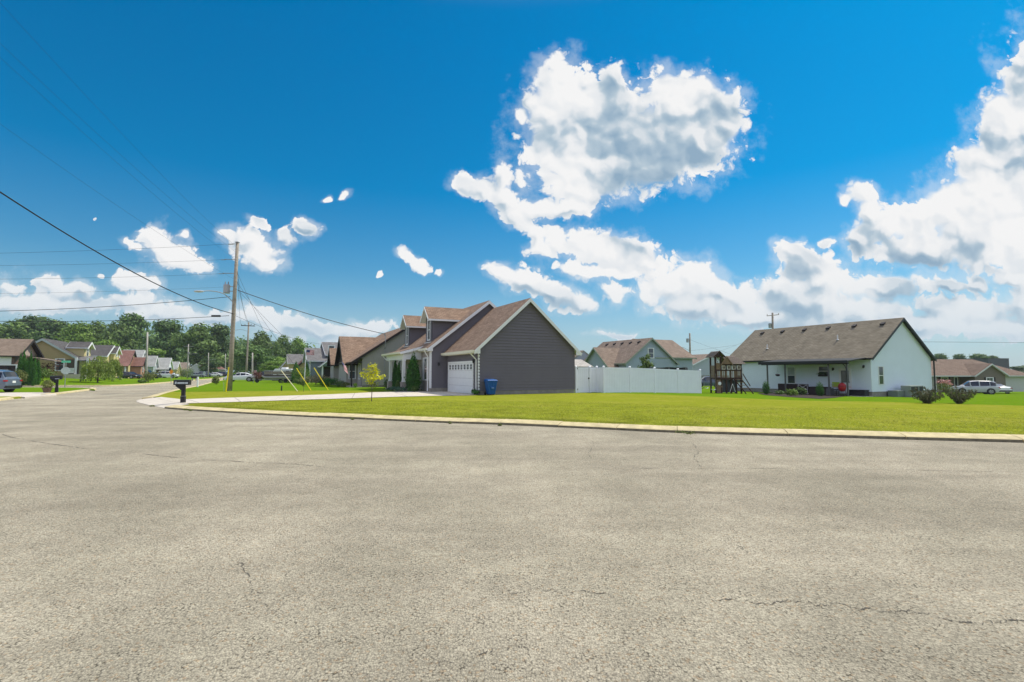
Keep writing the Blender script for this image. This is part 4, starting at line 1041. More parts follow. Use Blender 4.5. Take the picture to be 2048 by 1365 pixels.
window(h, 3.6, 1.6, .6, 1.1, 1.5, '-y', shutters=darkbrown, trimw=.1); window(h, (xa + xb) / 2 - .1, -.4, .7, 1.1, 1.35, '-y', shutters=darkbrown, trimw=.1, grid=True)
window(h, 5.6, 1.6, .1, .5, 2.0, '-y', sash=False)
c = GP(1990, 165); h = thing('dark_grey_shed', 'plain dark grey gabled building rising behind the rust brown hip roof', 'building', (c.x - 2, c.y, c.z), ANG * .3)
gable(h, 0, 8.0, 0, 12, 0, ZV(717.5, 165) - c.z, ZV(717, 165) - c.z, 'x', pmat('dark_grey_metal', (.09, .09, .10), .6, .05), roof_grey, bronze, ov=.05, og=.05, gut=False, rake=.1)
# small shed behind the gate
c = GP(1150, 44); h = thing('garden_shed', 'small shed with a pale weathered roof just behind the white gate', 'shed', c, ANG)
x1 = solve(c, U, 1180); gable(h, -1.5, x1, 0, 3.2, 0, 2.0, ZV(721, 45) - c.z, 'x', pmat('shed_wall', (.4, .4, .37), .8), shingle('pale_shed_roof', (.42, .40, .35), (.48, .46, .41)), white, ov=.25, og=.2, gut=False)

# ================================================================== white vinyl fence
FS = A0 + U * 7.62
def wallpt(p): return Vector((p.x, p.y, H(p.x, p.y)))
f = thing('vinyl_fence', 'tall white vinyl privacy fence with gate running right from the grey house', 'fence', wallpt(FS), ANG); fz = f.location.z
cor = Vector((1.95, -.85))                      # fence corner in the frame of the fence
def fpanel(par, x0, y0, x1, y1, name='panel', h_=1.86):
    a, b = Vector((x0, y0, 0)), Vector((x1, y1, 0)); L_ = (b - a).length; n = int(L_ / .152); d = (b - a) / L_; sd = Vector((-d.y, d.x, 0))
    za = H(*(Vector(f.location) + U * x0 + V * y0)[:2]) - fz; zb = H(*(Vector(f.location) + U * x1 + V * y1)[:2]) - fz
    m = MB()
    for i in range(n):
        p = a + d * (i * L_ / n + .004); q = a + d * ((i + 1) * L_ / n - .004); z0_ = za + (zb - za) * i / n
        s_ = sd * .012
        m.hexa([p - s_ + Vector((0,0,z0_ + .07)), q - s_ + Vector((0,0,z0_ + .07)), q + s_ + Vector((0,0,z0_ + .07)), p + s_ + Vector((0,0,z0_ + .07))],
               [p - s_ + Vector((0,0,z0_ + h_ - .06)), q - s_ + Vector((0,0,z0_ + h_ - .06)), q + s_ + Vector((0,0,z0_ + h_ - .06)), p + s_ + Vector((0,0,z0_ + h_ - .06))])
    for zt, hh in ((.14, .13), (h_, .14)):
        m.beam(a + Vector((0, 0, za + zt)), b + Vector((0, 0, zb + zt)), .045, hh)
    return m.build(name, vinyl, par)
def fpost(par, x, y, h_=1.98):
    z = H(*(Vector(f.location) + U * x + V * y)[:2]) - fz; m = MB(); s_ = .065
    m.box(x - s_, x + s_, y - s_, y + s_, z - .1, z + h_ - .06)
    m.hexa([(x - s_ - .012, y - s_ - .012, z + h_ - .06), (x + s_ + .012, y - s_ - .012, z + h_ - .06), (x + s_ + .012, y + s_ + .012, z + h_ - .06), (x - s_ - .012, y + s_ + .012, z + h_ - .06)],
           [(x - .03, y - .03, z + h_), (x + .03, y - .03, z + h_), (x + .03, y + .03, z + h_), (x - .03, y + .03, z + h_)])
    m.build('post', vinyl, par)
g_ = fpanel(f, .17, 0, 1.22, 0, 'gate'); 
m = MB(); m.box(.13, .24, -.045, -.026, .2, .3); m.box(.13, .24, -.045, -.026, 1.72, 1.82); m.build('hinge', black, g_)
m = MB(); m.box(1.15, 1.27, -.06, -.026, 1.0, 1.1); m.build('latch', black, g_)
fpost(f, .10, 0); fpost(f, 1.32, 0); fpost(f, 1.95, 0)
fpanel(f, 1.39, 0, 1.88, 0); fpanel(f, 1.95, -.07, 1.95, cor.y + .07)
t_end = solve(Vector(f.location) + U * cor.x + V * cor.y, U, 1400); npn = 4
for i in range(npn):
    xa_, xb_ = cor.x + t_end * i / npn, cor.x + t_end * (i + 1) / npn
    fpanel(f, xa_ + .065, cor.y, xb_ - .065, cor.y); fpost(f, xa_, cor.y)
fpost(f, cor.x + t_end, cor.y)

# ================================================================== trees and shrubs
def leaves(centres, n, size, seed, squash=1.0, upright=0.0, shell=.55):
    """leaf cards clustered in lobes: list of (centre, radii)"""
    r_ = np.random.default_rng(seed); tot = sum(c[1][0] * c[1][1] * c[1][2] for c in centres) ; V_ = []
    for c, rad in centres:
        k = max(6, int(n * rad[0] * rad[1] * rad[2] / tot))
        d = r_.normal(size=(k, 3)); d /= np.linalg.norm(d, axis=1)[:, None]; rr = (shell + (1 - shell) * r_.random(k)) * (1 + .18 * r_.normal(size=k))
        p = np.array(c) + d * rr[:, None] * np.array(rad)
        nn = d + r_.normal(size=(k, 3)) * .55; nn[:, 2] += .25; nn /= np.linalg.norm(nn, axis=1)[:, None]
        a = np.cross(nn, r_.normal(size=(k, 3))); a /= np.linalg.norm(a, axis=1)[:, None]
        if upright: a = a * (1 - upright) + np.array([0, 0, 1]) * upright; a /= np.linalg.norm(a, axis=1)[:, None]
        b = np.cross(nn, a); b /= np.linalg.norm(b, axis=1)[:, None] + 1e-9
        s_ = size * r_.uniform(.55, 1.35, k)[:, None]; w = s_ * (.55 if not upright else .4)
        V_.append(np.stack([p - a * s_, p + b * w, p + a * s_, p - b * w], 1).reshape(-1, 3))
    v = np.concatenate(V_); return v
def leafobj(name, v, mat, par):
    k = len(v) // 4; me = bpy.data.meshes.new(name); me.vertices.add(len(v)); me.vertices.foreach_set('co', v.astype(np.float32).ravel())
    me.loops.add(len(v)); me.loops.foreach_set('vertex_index', np.arange(len(v))); me.polygons.add(k); me.polygons.foreach_set('loop_start', np.arange(k) * 4)
    me.update(); me.validate(); me.materials.append(mat); o = bpy.data.objects.new(name, me); COL.objects.link(o)
    if par: o.parent = par
    return o
lf_dark = leafmat('leaf_dark', (.055, .115, .032), (.15, .235, .06)); lf_mid = leafmat('leaf_mid', (.075, .14, .03), (.19, .28, .065))
lf_light = leafmat('leaf_light', (.11, .21, .025), (.23, .35, .055)); lf_arb = leafmat('leaf_arborvitae', (.022, .085, .010), (.060, .18, .024), .1)
lf_yel = leafmat('leaf_yellow', (.55, .56, .02), (.92, .88, .06), .4); lf_wil = leafmat('leaf_willow', (.13, .19, .03), (.26, .32, .08), .35)
lf_red = leafmat('leaf_purple', (.08, .025, .02), (.17, .07, .04)); lf_bush = leafmat('leaf_olive', (.10, .14, .03), (.24, .26, .08))
lf_pine = leafmat('leaf_pine', (.08, .14, .035), (.22, .30, .08)); bark = pmat('bark', (.10, .075, .055), .95, .3, scale=12)
def broad(name, label, loc, hgt, wid, seed, mat, n=2200, leaf=.42, group=None, cat='tree', trunkh=.28, lobes=9):
    r_ = random.Random(seed); t = thing(name, label, cat, loc, group=group); cs = []
    for i in range(lobes):
        f = i / lobes; z = hgt * (trunkh + .12 + (1 - trunkh - .22) * r_.random()); k = math.sin(math.pi * min(1, max(.12, (z / hgt - trunkh + .12) / (1.12 - trunkh)))) ** .6
        a = r_.random() * 6.28; rr = wid / 2 * .62 * k * r_.random() ** .5; s_ = wid / 2 * r_.uniform(.34, .56) * (.65 + .35 * k)
        cs.append(((rr * math.cos(a), rr * math.sin(a), z), (s_, s_, s_ * r_.uniform(.6, .85))))
    cs.append(((0, 0, hgt * .88), (wid * .2, wid * .2, hgt * .12)))
    leafobj('crown', leaves(cs, n, leaf, seed), mat, t)
    m = MB(); m.tube([(0, 0, -.3), (.03 * hgt * .1, 0, hgt * .3), (0, .02, hgt * .7)], [hgt * .022, hgt * .016, hgt * .005], 7)
    for i in range(5):
        c = cs[i][0]; m.tube([(0, 0, hgt * (trunkh + .05 * i)), (c[0] * .5, c[1] * .5, (c[2] + hgt * trunkh) / 2 + .2), c], [hgt * .009, hgt * .006, hgt * .003], 5)
    m.build('trunk', bark, t); return t
# the wood at the back on the left: single trees along its front
specs = [ # px, top v, depth, width px, material, label
 (20, 640, 190, 90, 1, 'dark rounded tree above the brown roof at the far left edge'),
 (62, 633, 205, 95, 0, 'tall dark tree rising just left of the tan house gable'),
 (112, 641, 190, 80, 0, 'dark green tree directly above the ridge of the tan house'),
 (158, 645, 180, 70, 2, 'brighter green tree above the yellow dormer of the tan house'),
 (190, 641, 195, 80, 1, 'mid green tree above the grey roof of the yellow house'),
 (232, 640, 185, 62, 1, 'rounded tree left of the tallest crown in the wood'),
 (265, 629, 195, 72, 0, 'tallest tree of the wood, ragged topped, left of the light pole'),
 (328, 641, 185, 78, 0, 'broad round crowned tree standing apart right of the light pole'),
 (398, 645, 180, 84, 1, 'wide tree above the street end, left of the leaning utility pole'),
 (440, 649, 190, 60, 0, 'dark tree directly left of the leaning utility pole'),
 (520, 661, 200, 60, 1, 'ragged tree right of the crossarm pole'),
 (565, 669, 215, 46, 1, 'small crowned tree poking above the wood behind the boat'),
 (592, 676, 225, 40, 2, 'light green tree behind the left of the flagpole'),
 (505, 690, 150, 70, 0, 'dark leafy tree in front of the wood behind the white sedan'),
 (545, 722, 140, 50, 2, 'low bright green tree left of the tan cottage'),
 (555, 714, 165, 36, 2, 'round light green tree above the tan cottage'),
 (212, 680, 150, 62, 2, 'low light green tree behind the red roof house'),
 (312, 698, 160, 70, 2, 'low bright green tree behind the grey gable roof'),
 (420, 715, 165, 44, 0, 'dark low tree behind the hip roof house'),
]
protos = {}
for i, (px, v, y, wpx, mi, lab) in enumerate(specs):
    loc = GP(px, y); hgt = ZV(v, y) - loc.z; wid = wpx / 1000 * y * 1.15
    key = mi if hgt > 12 else mi + 3
    if key not in protos:
        t = broad('deciduous_tree', lab, loc, 20, 15, 40 + key, (lf_dark, lf_mid, lf_light)[mi], n=5200, leaf=.55, group='trees of the wood behind the houses', lobes=16, trunkh=.12)
        t.scale = (wid / 15, wid / 15, hgt / 20); t.rotation_euler.z = i * 1.7; protos[key] = t
    else: dup(protos[key], loc, i * 1.7, lab, (wid / 15, wid / 15, hgt / 20))
# the rest of the wood reads as one mass
r_ = random.Random(11); cs = []
for k in range(260):
    px = r_.uniform(-330, 760); y = r_.uniform(215, 300)
    topv = np.interp(px, [-330, 0, 60, 260, 400, 500, 560, 640, 700, 760], [640, 648, 645, 648, 660, 674, 682, 690, 697, 705])
    loc = GP(px, y); top = (EYE + (745 - topv) / 1000 * y) - loc.z; s_ = r_.uniform(4.5, 7.5)
    z = r_.uniform(.15, 1) * (top - s_ * .8); cs.append(((loc.x, loc.y, loc.z + z), (s_, s_, s_ * .8)))
o = leafobj('woodland', leaves(cs, 42000, .95, 5), lf_dark, None); tag(o, 'dense dark green wood filling the background behind the left houses', 'woodland', kind='stuff')
for px, v, y, wpx, lab in ((1882, 708, 240, 34, 'far dark tree just right of the white house gable'), (1920, 709, 242, 30, 'far tree peeking over the ridge of the rust brown roof'), (1962, 708, 238, 40, 'far rounded tree left of the dark grey shed'), (1988, 712, 245, 34, 'far tree touching the left of the dark grey shed'), (2034, 733, 240, 40, 'far tree at the right edge of the view beyond the shed'), (2058, 731, 240, 40, 'far tree cut by the right edge of the view')):
    loc = GP(px, y); loc.z = -1.5; hgt = ZV(v, y) + 1.5
    dup(protos[0], loc, px, lab, (wpx / 1000 * y * 1.2 / 15,) * 2 + (hgt / 20,), 'far trees on the right')
    specs.append(0)

def arbor(name, label, loc, hgt, wid, seed, group, n=1500, leaf=.09):
    t = thing(name, label, 'shrub', loc, group=group); cs = []
    for k in range(12):
        f = k / 11; w = wid / 2 * (1 - f ** 2.2 * .92) * (.75 + .25 * min(1, f * 5))
        cs.append(((0, 0, hgt * (.05 + .90 * f)), (w, w, hgt * .09)))
    leafobj('foliage', leaves(cs, n, leaf, seed, upright=.55, shell=.8), lf_arb, t)
    m = MB(); m.tube([(0, 0, -.1), (0, 0, hgt * .8)], [.04, .015], 6); m.build('stem', bark, t)
    return t
gA = 'arborvitae by the grey house porch'
def hl(x, y, z=0): return Vector((A0.x, A0.y, .12)) + U * x + V * y + Vector((0, 0, z))
arb = arbor('arborvitae', 'widest and nearest green arborvitae, by the brick window of the grey house', hl(-2.35, 7.55), 3.15, 1.15, 1, gA, n=4200)
for (px, y, vt, wd, lab) in ((823, 39.6, 711, .62, 'narrow arborvitae directly left of the widest one'), (797, 41.0, 721, .55, 'dark arborvitae between the two porch columns'), (790.5, 43, 713, .5, 'slender arborvitae behind the far porch column')):
    l_ = GP(px, y); dup(arb, l_, px, lab, (wd / 1.15, wd / 1.15, (ZV(vt, y) - .12) / 3.15))
gB = 'arborvitae beside the white garage house'
for px, vt, y, wd, lab in ((40, 702, 57, .62, 'first arborvitae in the row, beside the dark brick corner'), (46.5, 696, 57.5, .56, 'tallest pointed arborvitae of the row by the garage house'), (53, 713, 58.5, .6, 'short arborvitae in the middle of the row'), (60.5, 700, 57.5, .62, 'tall arborvitae right of the short one'), (69, 711, 57.3, .58, 'rounded arborvitae near the right end of the row'), (76, 714, 58, .55, 'last arborvitae at the right end of the row')):
    l_ = GP(px, y); dup(arb, l_, px, lab, (wd / 1.15, wd / 1.15, (ZV(vt, y) - l_.z) / 3.15), gB)
for px, vt, y, wd, lab in ((592, 722, 70, 1.2, 'dark conifer left of the flagpole'), (613, 720, 73, .9, 'narrow dark conifer right of the flagpole')):
    l_ = GP(px, y); dup(arb, l_, px, lab, (wd / 1.15, wd / 1.15, (ZV(vt, y) - l_.z) / 3.15), 'conifers by the blue grey house')
eg = None
for px, vt, y, lab in ((1531, 763, 41.8, 'small egg shaped evergreen left of the patio sofa'), (1638.5, 768, 39.8, 'small egg shaped evergreen in front of the patio table')):
    l_ = GP(px, y); hh = ZV(vt, y) - l_.z
    if eg is None:
        eg = thing('egg_evergreen', lab, 'shrub', l_, group='evergreens at the patio')
        leafobj('foliage', leaves([((0, 0, hh * .5), (.25, .25, hh * .5)), ((0, 0, hh * .4), (.26, .26, hh * .36))], 2600, .035, 4, upright=.3, shell=.86), lf_arb, eg)
        m = MB(); m.tube([(0, 0, -.05), (0, 0, hh * .7)], [.03, .012], 6); m.build('stem', bark, eg)
    else: dup(eg, l_, 1.3, lab)
# yellow sapling
ys = GP(743.8, 26.0); t = thing('yellow_tree', 'young tree with bright yellow leaves on the lawn before the grey house', 'tree', ys)
cs = [((x, y, z), (s, s, s * .75)) for x, y, z, s in ((.0, 0, 1.75, .26), (-.22, .1, 1.35, .28), (.25, -.1, 1.25, .22), (.5, 0, 1.2, .17), (-.48, 0, 1.42, .2), (.08, .15, 1.5, .3), (0, -.15, 1.12, .3), (-.12, 0, .95, .2), (.16, .1, 1.9, .14), (.55, .05, 1.32, .12), (.2, 0, 1.62, .2), (-.3, -.1, 1.62, .15))]
leafobj('crown', leaves(cs, 620, .055, 9), lf_yel, t)
leafobj('lower_leaves', leaves([((0, 0, .85), (.3, .3, .16)), ((.2, 0, .9), (.2, .2, .14))], 120, .05, 19), lf_bush, t)
m = MB(); m.tube([(0, 0, -.05), (.02, 0, .5), (0, 0, 1.0), (.03, 0, 1.75)], [.022, .018, .014, .006], 6)
for c in cs[1:6]: m.tube([(0, 0, .8 + .1 * (c[0][2] - .9)), c[0]], [.009, .004], 5)
m.build('trunk', bark, t)
# willows across the street
def willow(label, px, y, vt, wpx, seed):
    loc = GP(px, y); hgt = ZV(vt, y) - loc.z; wid = wpx / 1000 * y; t = thing('weeping_willow', label, 'tree', loc, group='weeping willows on the bank'); r_ = np.random.default_rng(seed); V_ = []
    ns = 150
    for k in range(ns):
        a = r_.random() * 6.28; rr = wid / 2 * r_.random() ** .5; top = hgt * (1 - .35 * (2 * rr / wid) ** 2) * r_.uniform(.75, 1); ln = hgt * r_.uniform(.3, .65)
        z = top - np.arange(14) / 14 * ln; x = rr * np.cos(a) * (1 + .1 * np.arange(14) / 14) + r_.normal(0, .07, 14); y_ = rr * np.sin(a) + r_.normal(0, .07, 14)
        p = np.stack([x, y_, np.maximum(z, .3)], 1); s_ = .13; aa = np.array([0, 0, 1.]) * s_ + r_.normal(size=(14, 3)) * .04; b = r_.normal(size=(14, 3)) * .055; b[:, 2] *= .2
        V_.append(np.stack([p - aa, p + b, p + aa, p - b], 1).reshape(-1, 3))
    leafobj('crown', np.concatenate(V_), lf_wil, t)
    m = MB(); m.tube([(0, 0, -.1), (.05, 0, hgt * .4), (-.1, 0, hgt * .8)], [.10, .07, .02], 6)
    for k in range(8):
        a = k * .8; m.tube([(0, 0, hgt * .35), (math.cos(a) * wid * .15, math.sin(a) * wid * .15, hgt * .7), (math.cos(a) * wid * .35, math.sin(a) * wid * .35, hgt * .8)], [.04, .025, .01], 4)
    m.build('trunk', bark, t); return t
willow('nearer weeping willow with a visible trunk in front of the yellow house', 196, 64, 712, 52, 3)
willow('farther weeping willow leaning over the drive of the yellow house', 226, 72, 716, 28, 4)
def bush(name, label, px, y, w, hgt, mat, seed, n=700, leaf=.07, group=None, loc=None, dome=True, cat='shrub'):
    loc = loc or GP(px, y); t = thing(name, label, cat, loc, group=group); r_ = random.Random(seed)
    cs = [((r_.uniform(-.3, .3) * w, r_.uniform(-.3, .3) * w, hgt * r_.uniform(.35, .68)), (w * .27, w * .27, hgt * .3)) for _ in range(7)] + [((0, 0, hgt * .5), (w * .42, w * .42, hgt * .45))]
    leafobj('foliage', leaves(cs, n, leaf, seed), mat, t)
    m = MB()
    for k in range(4): m.tube([(0, 0, -.05), (r_.uniform(-.2, .2) * w, r_.uniform(-.2, .2) * w, hgt * .6)], [.015, .006], 4)
    m.build('stem', bark, t); return t
bush('round_shrub', 'clipped round dark green shrub by the corner of the taupe house', 658, 53.5, 2.1, 1.0, lf_arb, 21, 1200, .07)
for k, (px, y, w, h_, mt, lab) in enumerate(((677, 51.5, .8, .7, lf_dark, 'small dark shrub under the flag of the taupe house'), (684, 50.6, .9, .8, lf_dark, 'dark leafy shrub beside the porch post of the taupe house'), (692, 49.8, .9, .55, lf_bush, 'pale leafy plant in the bed before the taupe porch'), (711, 49, .5, .45, lf_light, 'tiny light green plant before the taupe porch window'), (774, 44.5, .7, .95, lf_dark, 'dark upright shrub between the taupe house and the white porch'))):
    bush('garden_shrub', lab, px, y, w, h_, mt, 30 + k, 350, .06, group='shrubs along the house fronts')
for k, (px, y, w, h_, mt, lab) in enumerate(((604, 66, 2.6, 2.3, lf_mid, 'large rounded green bush at the base of the flagpole'), (632, 60, 3.2, 1.3, leafmat('leaf_dry', (.22, .19, .09), (.36, .32, .17)), 'dry straw coloured bush before the blue grey house'), (650, 62, 2.2, 1.0, leafmat('leaf_dry', (.2, .2, .1), (.3, .3, .1)), 'second dry bush nearer to the taupe house'), (601, 60, 1.6, .8, lf_mid, 'small green bush in the grass left of the flagpole base'), (512, 82, 2.0, 2.0, lf_red, 'reddish brown shrub right of the white sedan'))):
    bush('yard_bush', lab, px, y, w, h_, mt, 50 + k, 800, .09, group='bushes in the yard of the blue grey house')
for k, (px, y, w, h_, mt, lab) in enumerate(((298, 74, 2.9, 2.0, lf_bush, 'scraggy olive bush at the foot of the light pole'), (38, 55, 1.5, 1.9, lf_bush, 'grey green bush before the row of arborvitae'), (86, 62, 2.2, 1.6, lf_mid, 'low green bush right of the row of arborvitae'), (364, 118, 4.0, 3.0, lf_bush, 'olive bush beside the sage gable down the street'), (377, 122, 3.0, 2.6, lf_dark, 'dark bush right of the olive one down the street'), (284, 70, 1.0, .5, lf_mid, 'small plant left of the scraggy olive bush'), (433, 62, 1.0, 1.1, lf_bush, 'little bush on the verge at the bend of the street'))):
    bush('street_bush', lab, px, y, w, h_, mt, 60 + k, 800, .10, group='bushes along the street')
t = bush('purple_tree', 'small purple leaved tree against the tan house wall', 97, 66, 2.2, 2.6, lf_red, 71, 500, .10, cat='tree')
bush('low_plant', 'spiky green plant at the foot of the garage downspout', 948, 32.6, .62, .42, lf_arb, 72, 260, .07, loc=hl(-.25, -.1))
for k, (x, y, w, h_, lab) in enumerate(((-3.3, 8.2, 1.7, .42, 'low blue green juniper before the near porch column'), (-3.4, 9.9, 1.4, .38, 'low juniper further along the porch'), (-2.5, 6.6, .5, .5, 'small round shrub right of the widest arborvitae'), (-3.2, 9.0, .4, .95, 'thin upright shrub beside the near porch column'))):
    bush('porch_plant', lab, 0, 0, w, h_, leafmat('leaf_blue', (.04, .10, .06), (.09, .17, .10)) if k < 2 else lf_dark, 80 + k, 350, .06, loc=hl(x, y), group='plants along the porch')
# young evergreen behind the fence
l_ = GP(1292, 52); hgt = ZV(709, 52) - l_.z; t = thing('young_evergreen', 'young feathery evergreen rising above the white fence before the sage gable', 'tree', l_)
cs = [((.25 * math.sin(k * 2), .25 * math.cos(k * 2), hgt * (.12 + .082 * k)), (1.25 * (1 - k / 13) + .05,) * 2 + (.26,)) for k in range(11)]
leafobj('crown', leaves(cs, 6500, .13, 33, upright=.3, shell=.3), lf_pine, t)
m = MB(); m.tube([(0, 0, 0), (0, 0, hgt * .95)], [.06, .01], 6); m.build('trunk', bark, t)
# crape myrtles
def myrtle(label, px, v, w, h_, seed):
    loc = onlawn(px, v); t = thing('crape_myrtle', label, 'shrub', loc, group='crape myrtles on the right lawn'); r_ = random.Random(seed); m = MB(); cs = []
    for k in range(30):
        a = r_.random() * 6.28; sp = r_.random() ** .7 * w / 2; hh = h_ * r_.uniform(.5, 1.0) * (1 - .25 * sp / (w / 2)); e_ = (math.cos(a) * sp, math.sin(a) * sp, hh)
        m.tube([(math.cos(a) * .08, math.sin(a) * .08, 0), (e_[0] * .5, e_[1] * .5, hh * .55), e_], [.012, .008, .004], 4)
        for f in (.2, .45, .7, .95): cs.append(((e_[0] * f * 1.1, e_[1] * f * 1.1, hh * (.06 + .9 * f)), (.12, .12, .14)))
    m.build('stem', bark, t)
    leafobj('foliage', leaves(cs, 3600, .045, seed, upright=.3, shell=.2), leafmat('leaf_myrtle', (.055, .085, .030), (.16, .15, .075)), t)
    leafobj('tips', leaves([((c[0][0], c[0][1], c[0][2] + .02), (.06, .06, .1)) for c in cs[3::4]], 260, .04, seed + 1, upright=.4, shell=.1), lf_red, t); return t
myrtle('left hand reddish green crape myrtle bush on the right lawn', 1854, 807.5, 1.55, 1.05, 91)
myrtle('right hand reddish green crape myrtle bush on the right lawn', 1917, 808, 1.55, 1.12, 92)
l_ = onlawn(1887, 790); t = thing('flowering_shrub', 'pink flowering shrub seen between the two myrtles before the ranch porch', 'shrub', l_)
leafobj('foliage', leaves([((0, 0, .9), (.8, .8, .6)), ((.5, 0, .6), (.7, .6, .5))], 500, .08, 95), lf_bush, t); leafobj('flowers', leaves([((0, 0, 1.45), (.7, .7, .3)), ((.6, 0, 1.2), (.5, .5, .25))], 220, .08, 96), leafmat('petal_pink', (.5, .2, .22), (.65, .35, .33)), t)

# ================================================================== poles and wires
wirem = pmat('black_cable', (.012, .013, .015), .6, .1)
def pole(name, label, base, top, r0=.17, r1=.10, group=None, mat=None):
    t = thing(name, label, 'pole', base, group=group); d = Vector(top) - Vector(base)
    m = MB(); m.tube([(0, 0, -.2), d * .33, d * .66, d], [r0, r0 - (r0 - r1) * .33, r0 - (r0 - r1) * .66, r1], 12); m.build('shaft', mat or woodpole, t, smooth=True)
    return t, d
pb = onlawn(459, 782); pt_ = P(475, 484, pb.y + .1)
PT, pd = pole('utility_pole', 'large leaning wooden utility pole with transformer and street lamp arm', pb, pt_, .19, .115)
def onp(v):                    # point on the big pole at picture height v
    f = (P(466, v, pb.y).z - pb.z) / (pt_.z - pb.z); return Vector(pb) + pd * f
def lp(q): return Vector(q) - Vector(pb)
ins = pmat('grey_porcelain', (.22, .22, .23), .3, .1, spec=.6)
for v, dx in ((488, -.35), (519, -.9), (547, -1.0)):
    c = lp(onp(v)); m = MB(); m.tube([c, c + Vector((dx, -.1, .0))], .03, 6); m.build('bracket', metal, PT)
    m = MB(); q = c + Vector((dx, -.1, .0))
    for k in range(4): m.lathe([(.03, -.02), (.075, 0), (.03, .03)], tuple(q + Vector((-.10 * k, 0, -.05 + .0 * k))), 8)
    m.build('insulator', ins, PT)
c = lp(onp(492)); m = MB(); m.box(c.x - .14, c.x + .14, c.y - .14, c.y + .14, c.z + .28, c.z + .33); m.build('pole_cap', metal, PT)
c = lp(onp(577)) + Vector((-.62, -.1, 0)); m = MB(); m.lathe([(.22, -.42), (.25, -.38), (.25, .25), (.22, .30), (.08, .34)], tuple(c), 14); tr_ = m.build('transformer', pmat('transformer_grey', (.36, .38, .39), .4, .05), PT, smooth=False)
m = MB()
for dx in (-.13, .12): m.lathe([(.05, .28), (.05, .36), (.03, .40), (.05, .44), (.02, .55)], tuple(c + Vector((dx, 0, 0))), 8)
m.build('bushing', ins, tr_)
m = MB(); m.box(c.x + .2, c.x + .55, c.y - .03, c.y + .03, c.z + .1, c.z + .16); m.build('bracket', metal, PT); m = MB(); m.box(c.x + .2, c.x + .55, c.y - .03, c.y + .03, c.z - .28, c.z - .22); m.build('bracket', metal, PT)
a0 = lp(onp(607)); tip = lp(P(394, 583, pb.y - 1.5)); m = MB()
pts = [a0, a0 + (tip - a0) * .3 + Vector((0, 0, .50)), a0 + (tip - a0) * .65 + Vector((0, 0, .38)), tip + Vector((.5, 0, .0))]
pts = resample(pts, [i / 4 for i in range(13)]); m.tube(pts, .035, 7); arm = m.build('lamp_arm', metal, PT)
m = MB(); q = tip + Vector((.1, 0, -.03)); m.blob(tuple(q + Vector((.05, 0, .02))), .42, .17, .085, jit=0, nu=12, nv=8); lh = m.build('lamp_head', pmat('lamp_head_grey', (.45, .47, .47), .4), arm, smooth=True)
m = MB(); m.tube([lp(onp(745)) + Vector((-.21, -.2, -1.6)), lp(onp(745)) + Vector((-.2, -.2, .5))], .03, 6)
for v in (500, 530, 556, 600, 628, 640):
    c = lp(onp(v)); 
    q = MB(); q.tube([c + Vector((-.14, -.12, 0)), c + Vector((.18, .12, 0))], .018, 5); q.build('bolt', metal, PT)
ylm = pmat('yellow_guard_plastic', (.75, .62, .01), .5, .05)
b_ = onlawn(452, 784.5); t = thing('yellow_guard', 'upright yellow plastic guard standing at the foot of the leaning utility pole', 'guard', b_)
tp_ = P(457.5, 735, b_.y) - b_; m = MB(); m.tube([(0, 0, 0), tp_ * .5, tp_], [.045, .045, .042], 8); m.build('guard_tube', ylm, t)
def wire(label, a, b, r, sag=.02, name='overhead_wire', grp='overhead wires', n=24):
    a, b = Vector(a), Vector(b); L_ = (b - a).length; t = MB(); pts = []
    for i in range(n + 1):
        f = i / n; p = a.lerp(b, f); p.z -= 4 * sag * L_ * f * (1 - f); pts.append(p - a)
    t.tube(pts, r, 5); o = t.build(name, wirem, None, loc=a); tag(o, label, 'wire', grp); return o
E = pb.y
# guys with yellow guards
for i, (v0, gx, gv, tx, tv, pale, lab) in enumerate(((540, 595, 783, 562, 741, True, 'pale weathered guy guard leaning in the grass nearest the utility pole'), (560, 622, 781.5, 593, 737, False, 'bright yellow guy guard leaning across the flagpole base'), (575, 656.5, 781, 628, 736, False, 'bright yellow guy guard leaning in front of the taupe house bush'))):
    gb = onlawn(gx, gv); a = onp(v0); d = (a - gb); top = gb + d * ((P(tx, tv, 40).z - gb.z) / d.z)
    t = thing('guy_guard', lab, 'guard', gb, group='guy wire guards')
    top = P(tx, tv, gb.y + .3)
    m = MB(); m.tube([(0, 0, 0), top - gb], .03, 7); m.build('guard_tube', pmat('pale_guard_plastic', (.70, .66, .42), .6) if pale else ylm, t)
    wire(('first', 'second', 'third')[i] + ' thin guy wire from the leaning utility pole down to its yellow guards', a, top, .009, .0, 'guy_wire', 'guy wires')
wire('thick black cable sweeping from the upper left sky down to the leaning pole', P(-60, 345, 17), onp(628), .028, .028)
for i, (v, lv, r, lab) in enumerate(((488, 508, .009, 'topmost level wire from the left edge to the pole tip'), (519, 532, .008, 'second level wire from the left edge to the pole'), (547, 559, .008, 'third level wire from the left edge to the pole'), (574, 588, .006, 'fourth faint level wire from the left edge to the transformer'), (594, 624, .021, 'thick drooping cable from the left edge to below the transformer'), (632, 642, .020, 'lowest cable crossing in front of the tree tops'))):
    wire(lab, P(-60, lv, E - 3), onp(v) + Vector((-.3, -.1, 0)), r, .006 if v < 590 else .012)
m = MB(); c = P(433, 632.5, E - .3); m.box(-.38, .30, -.08, .08, -.07, .07); o = m.build('splice_box', black, None, loc=c); tag(o, 'black splice case hanging on the lowest cable beside the pole', 'cable box')
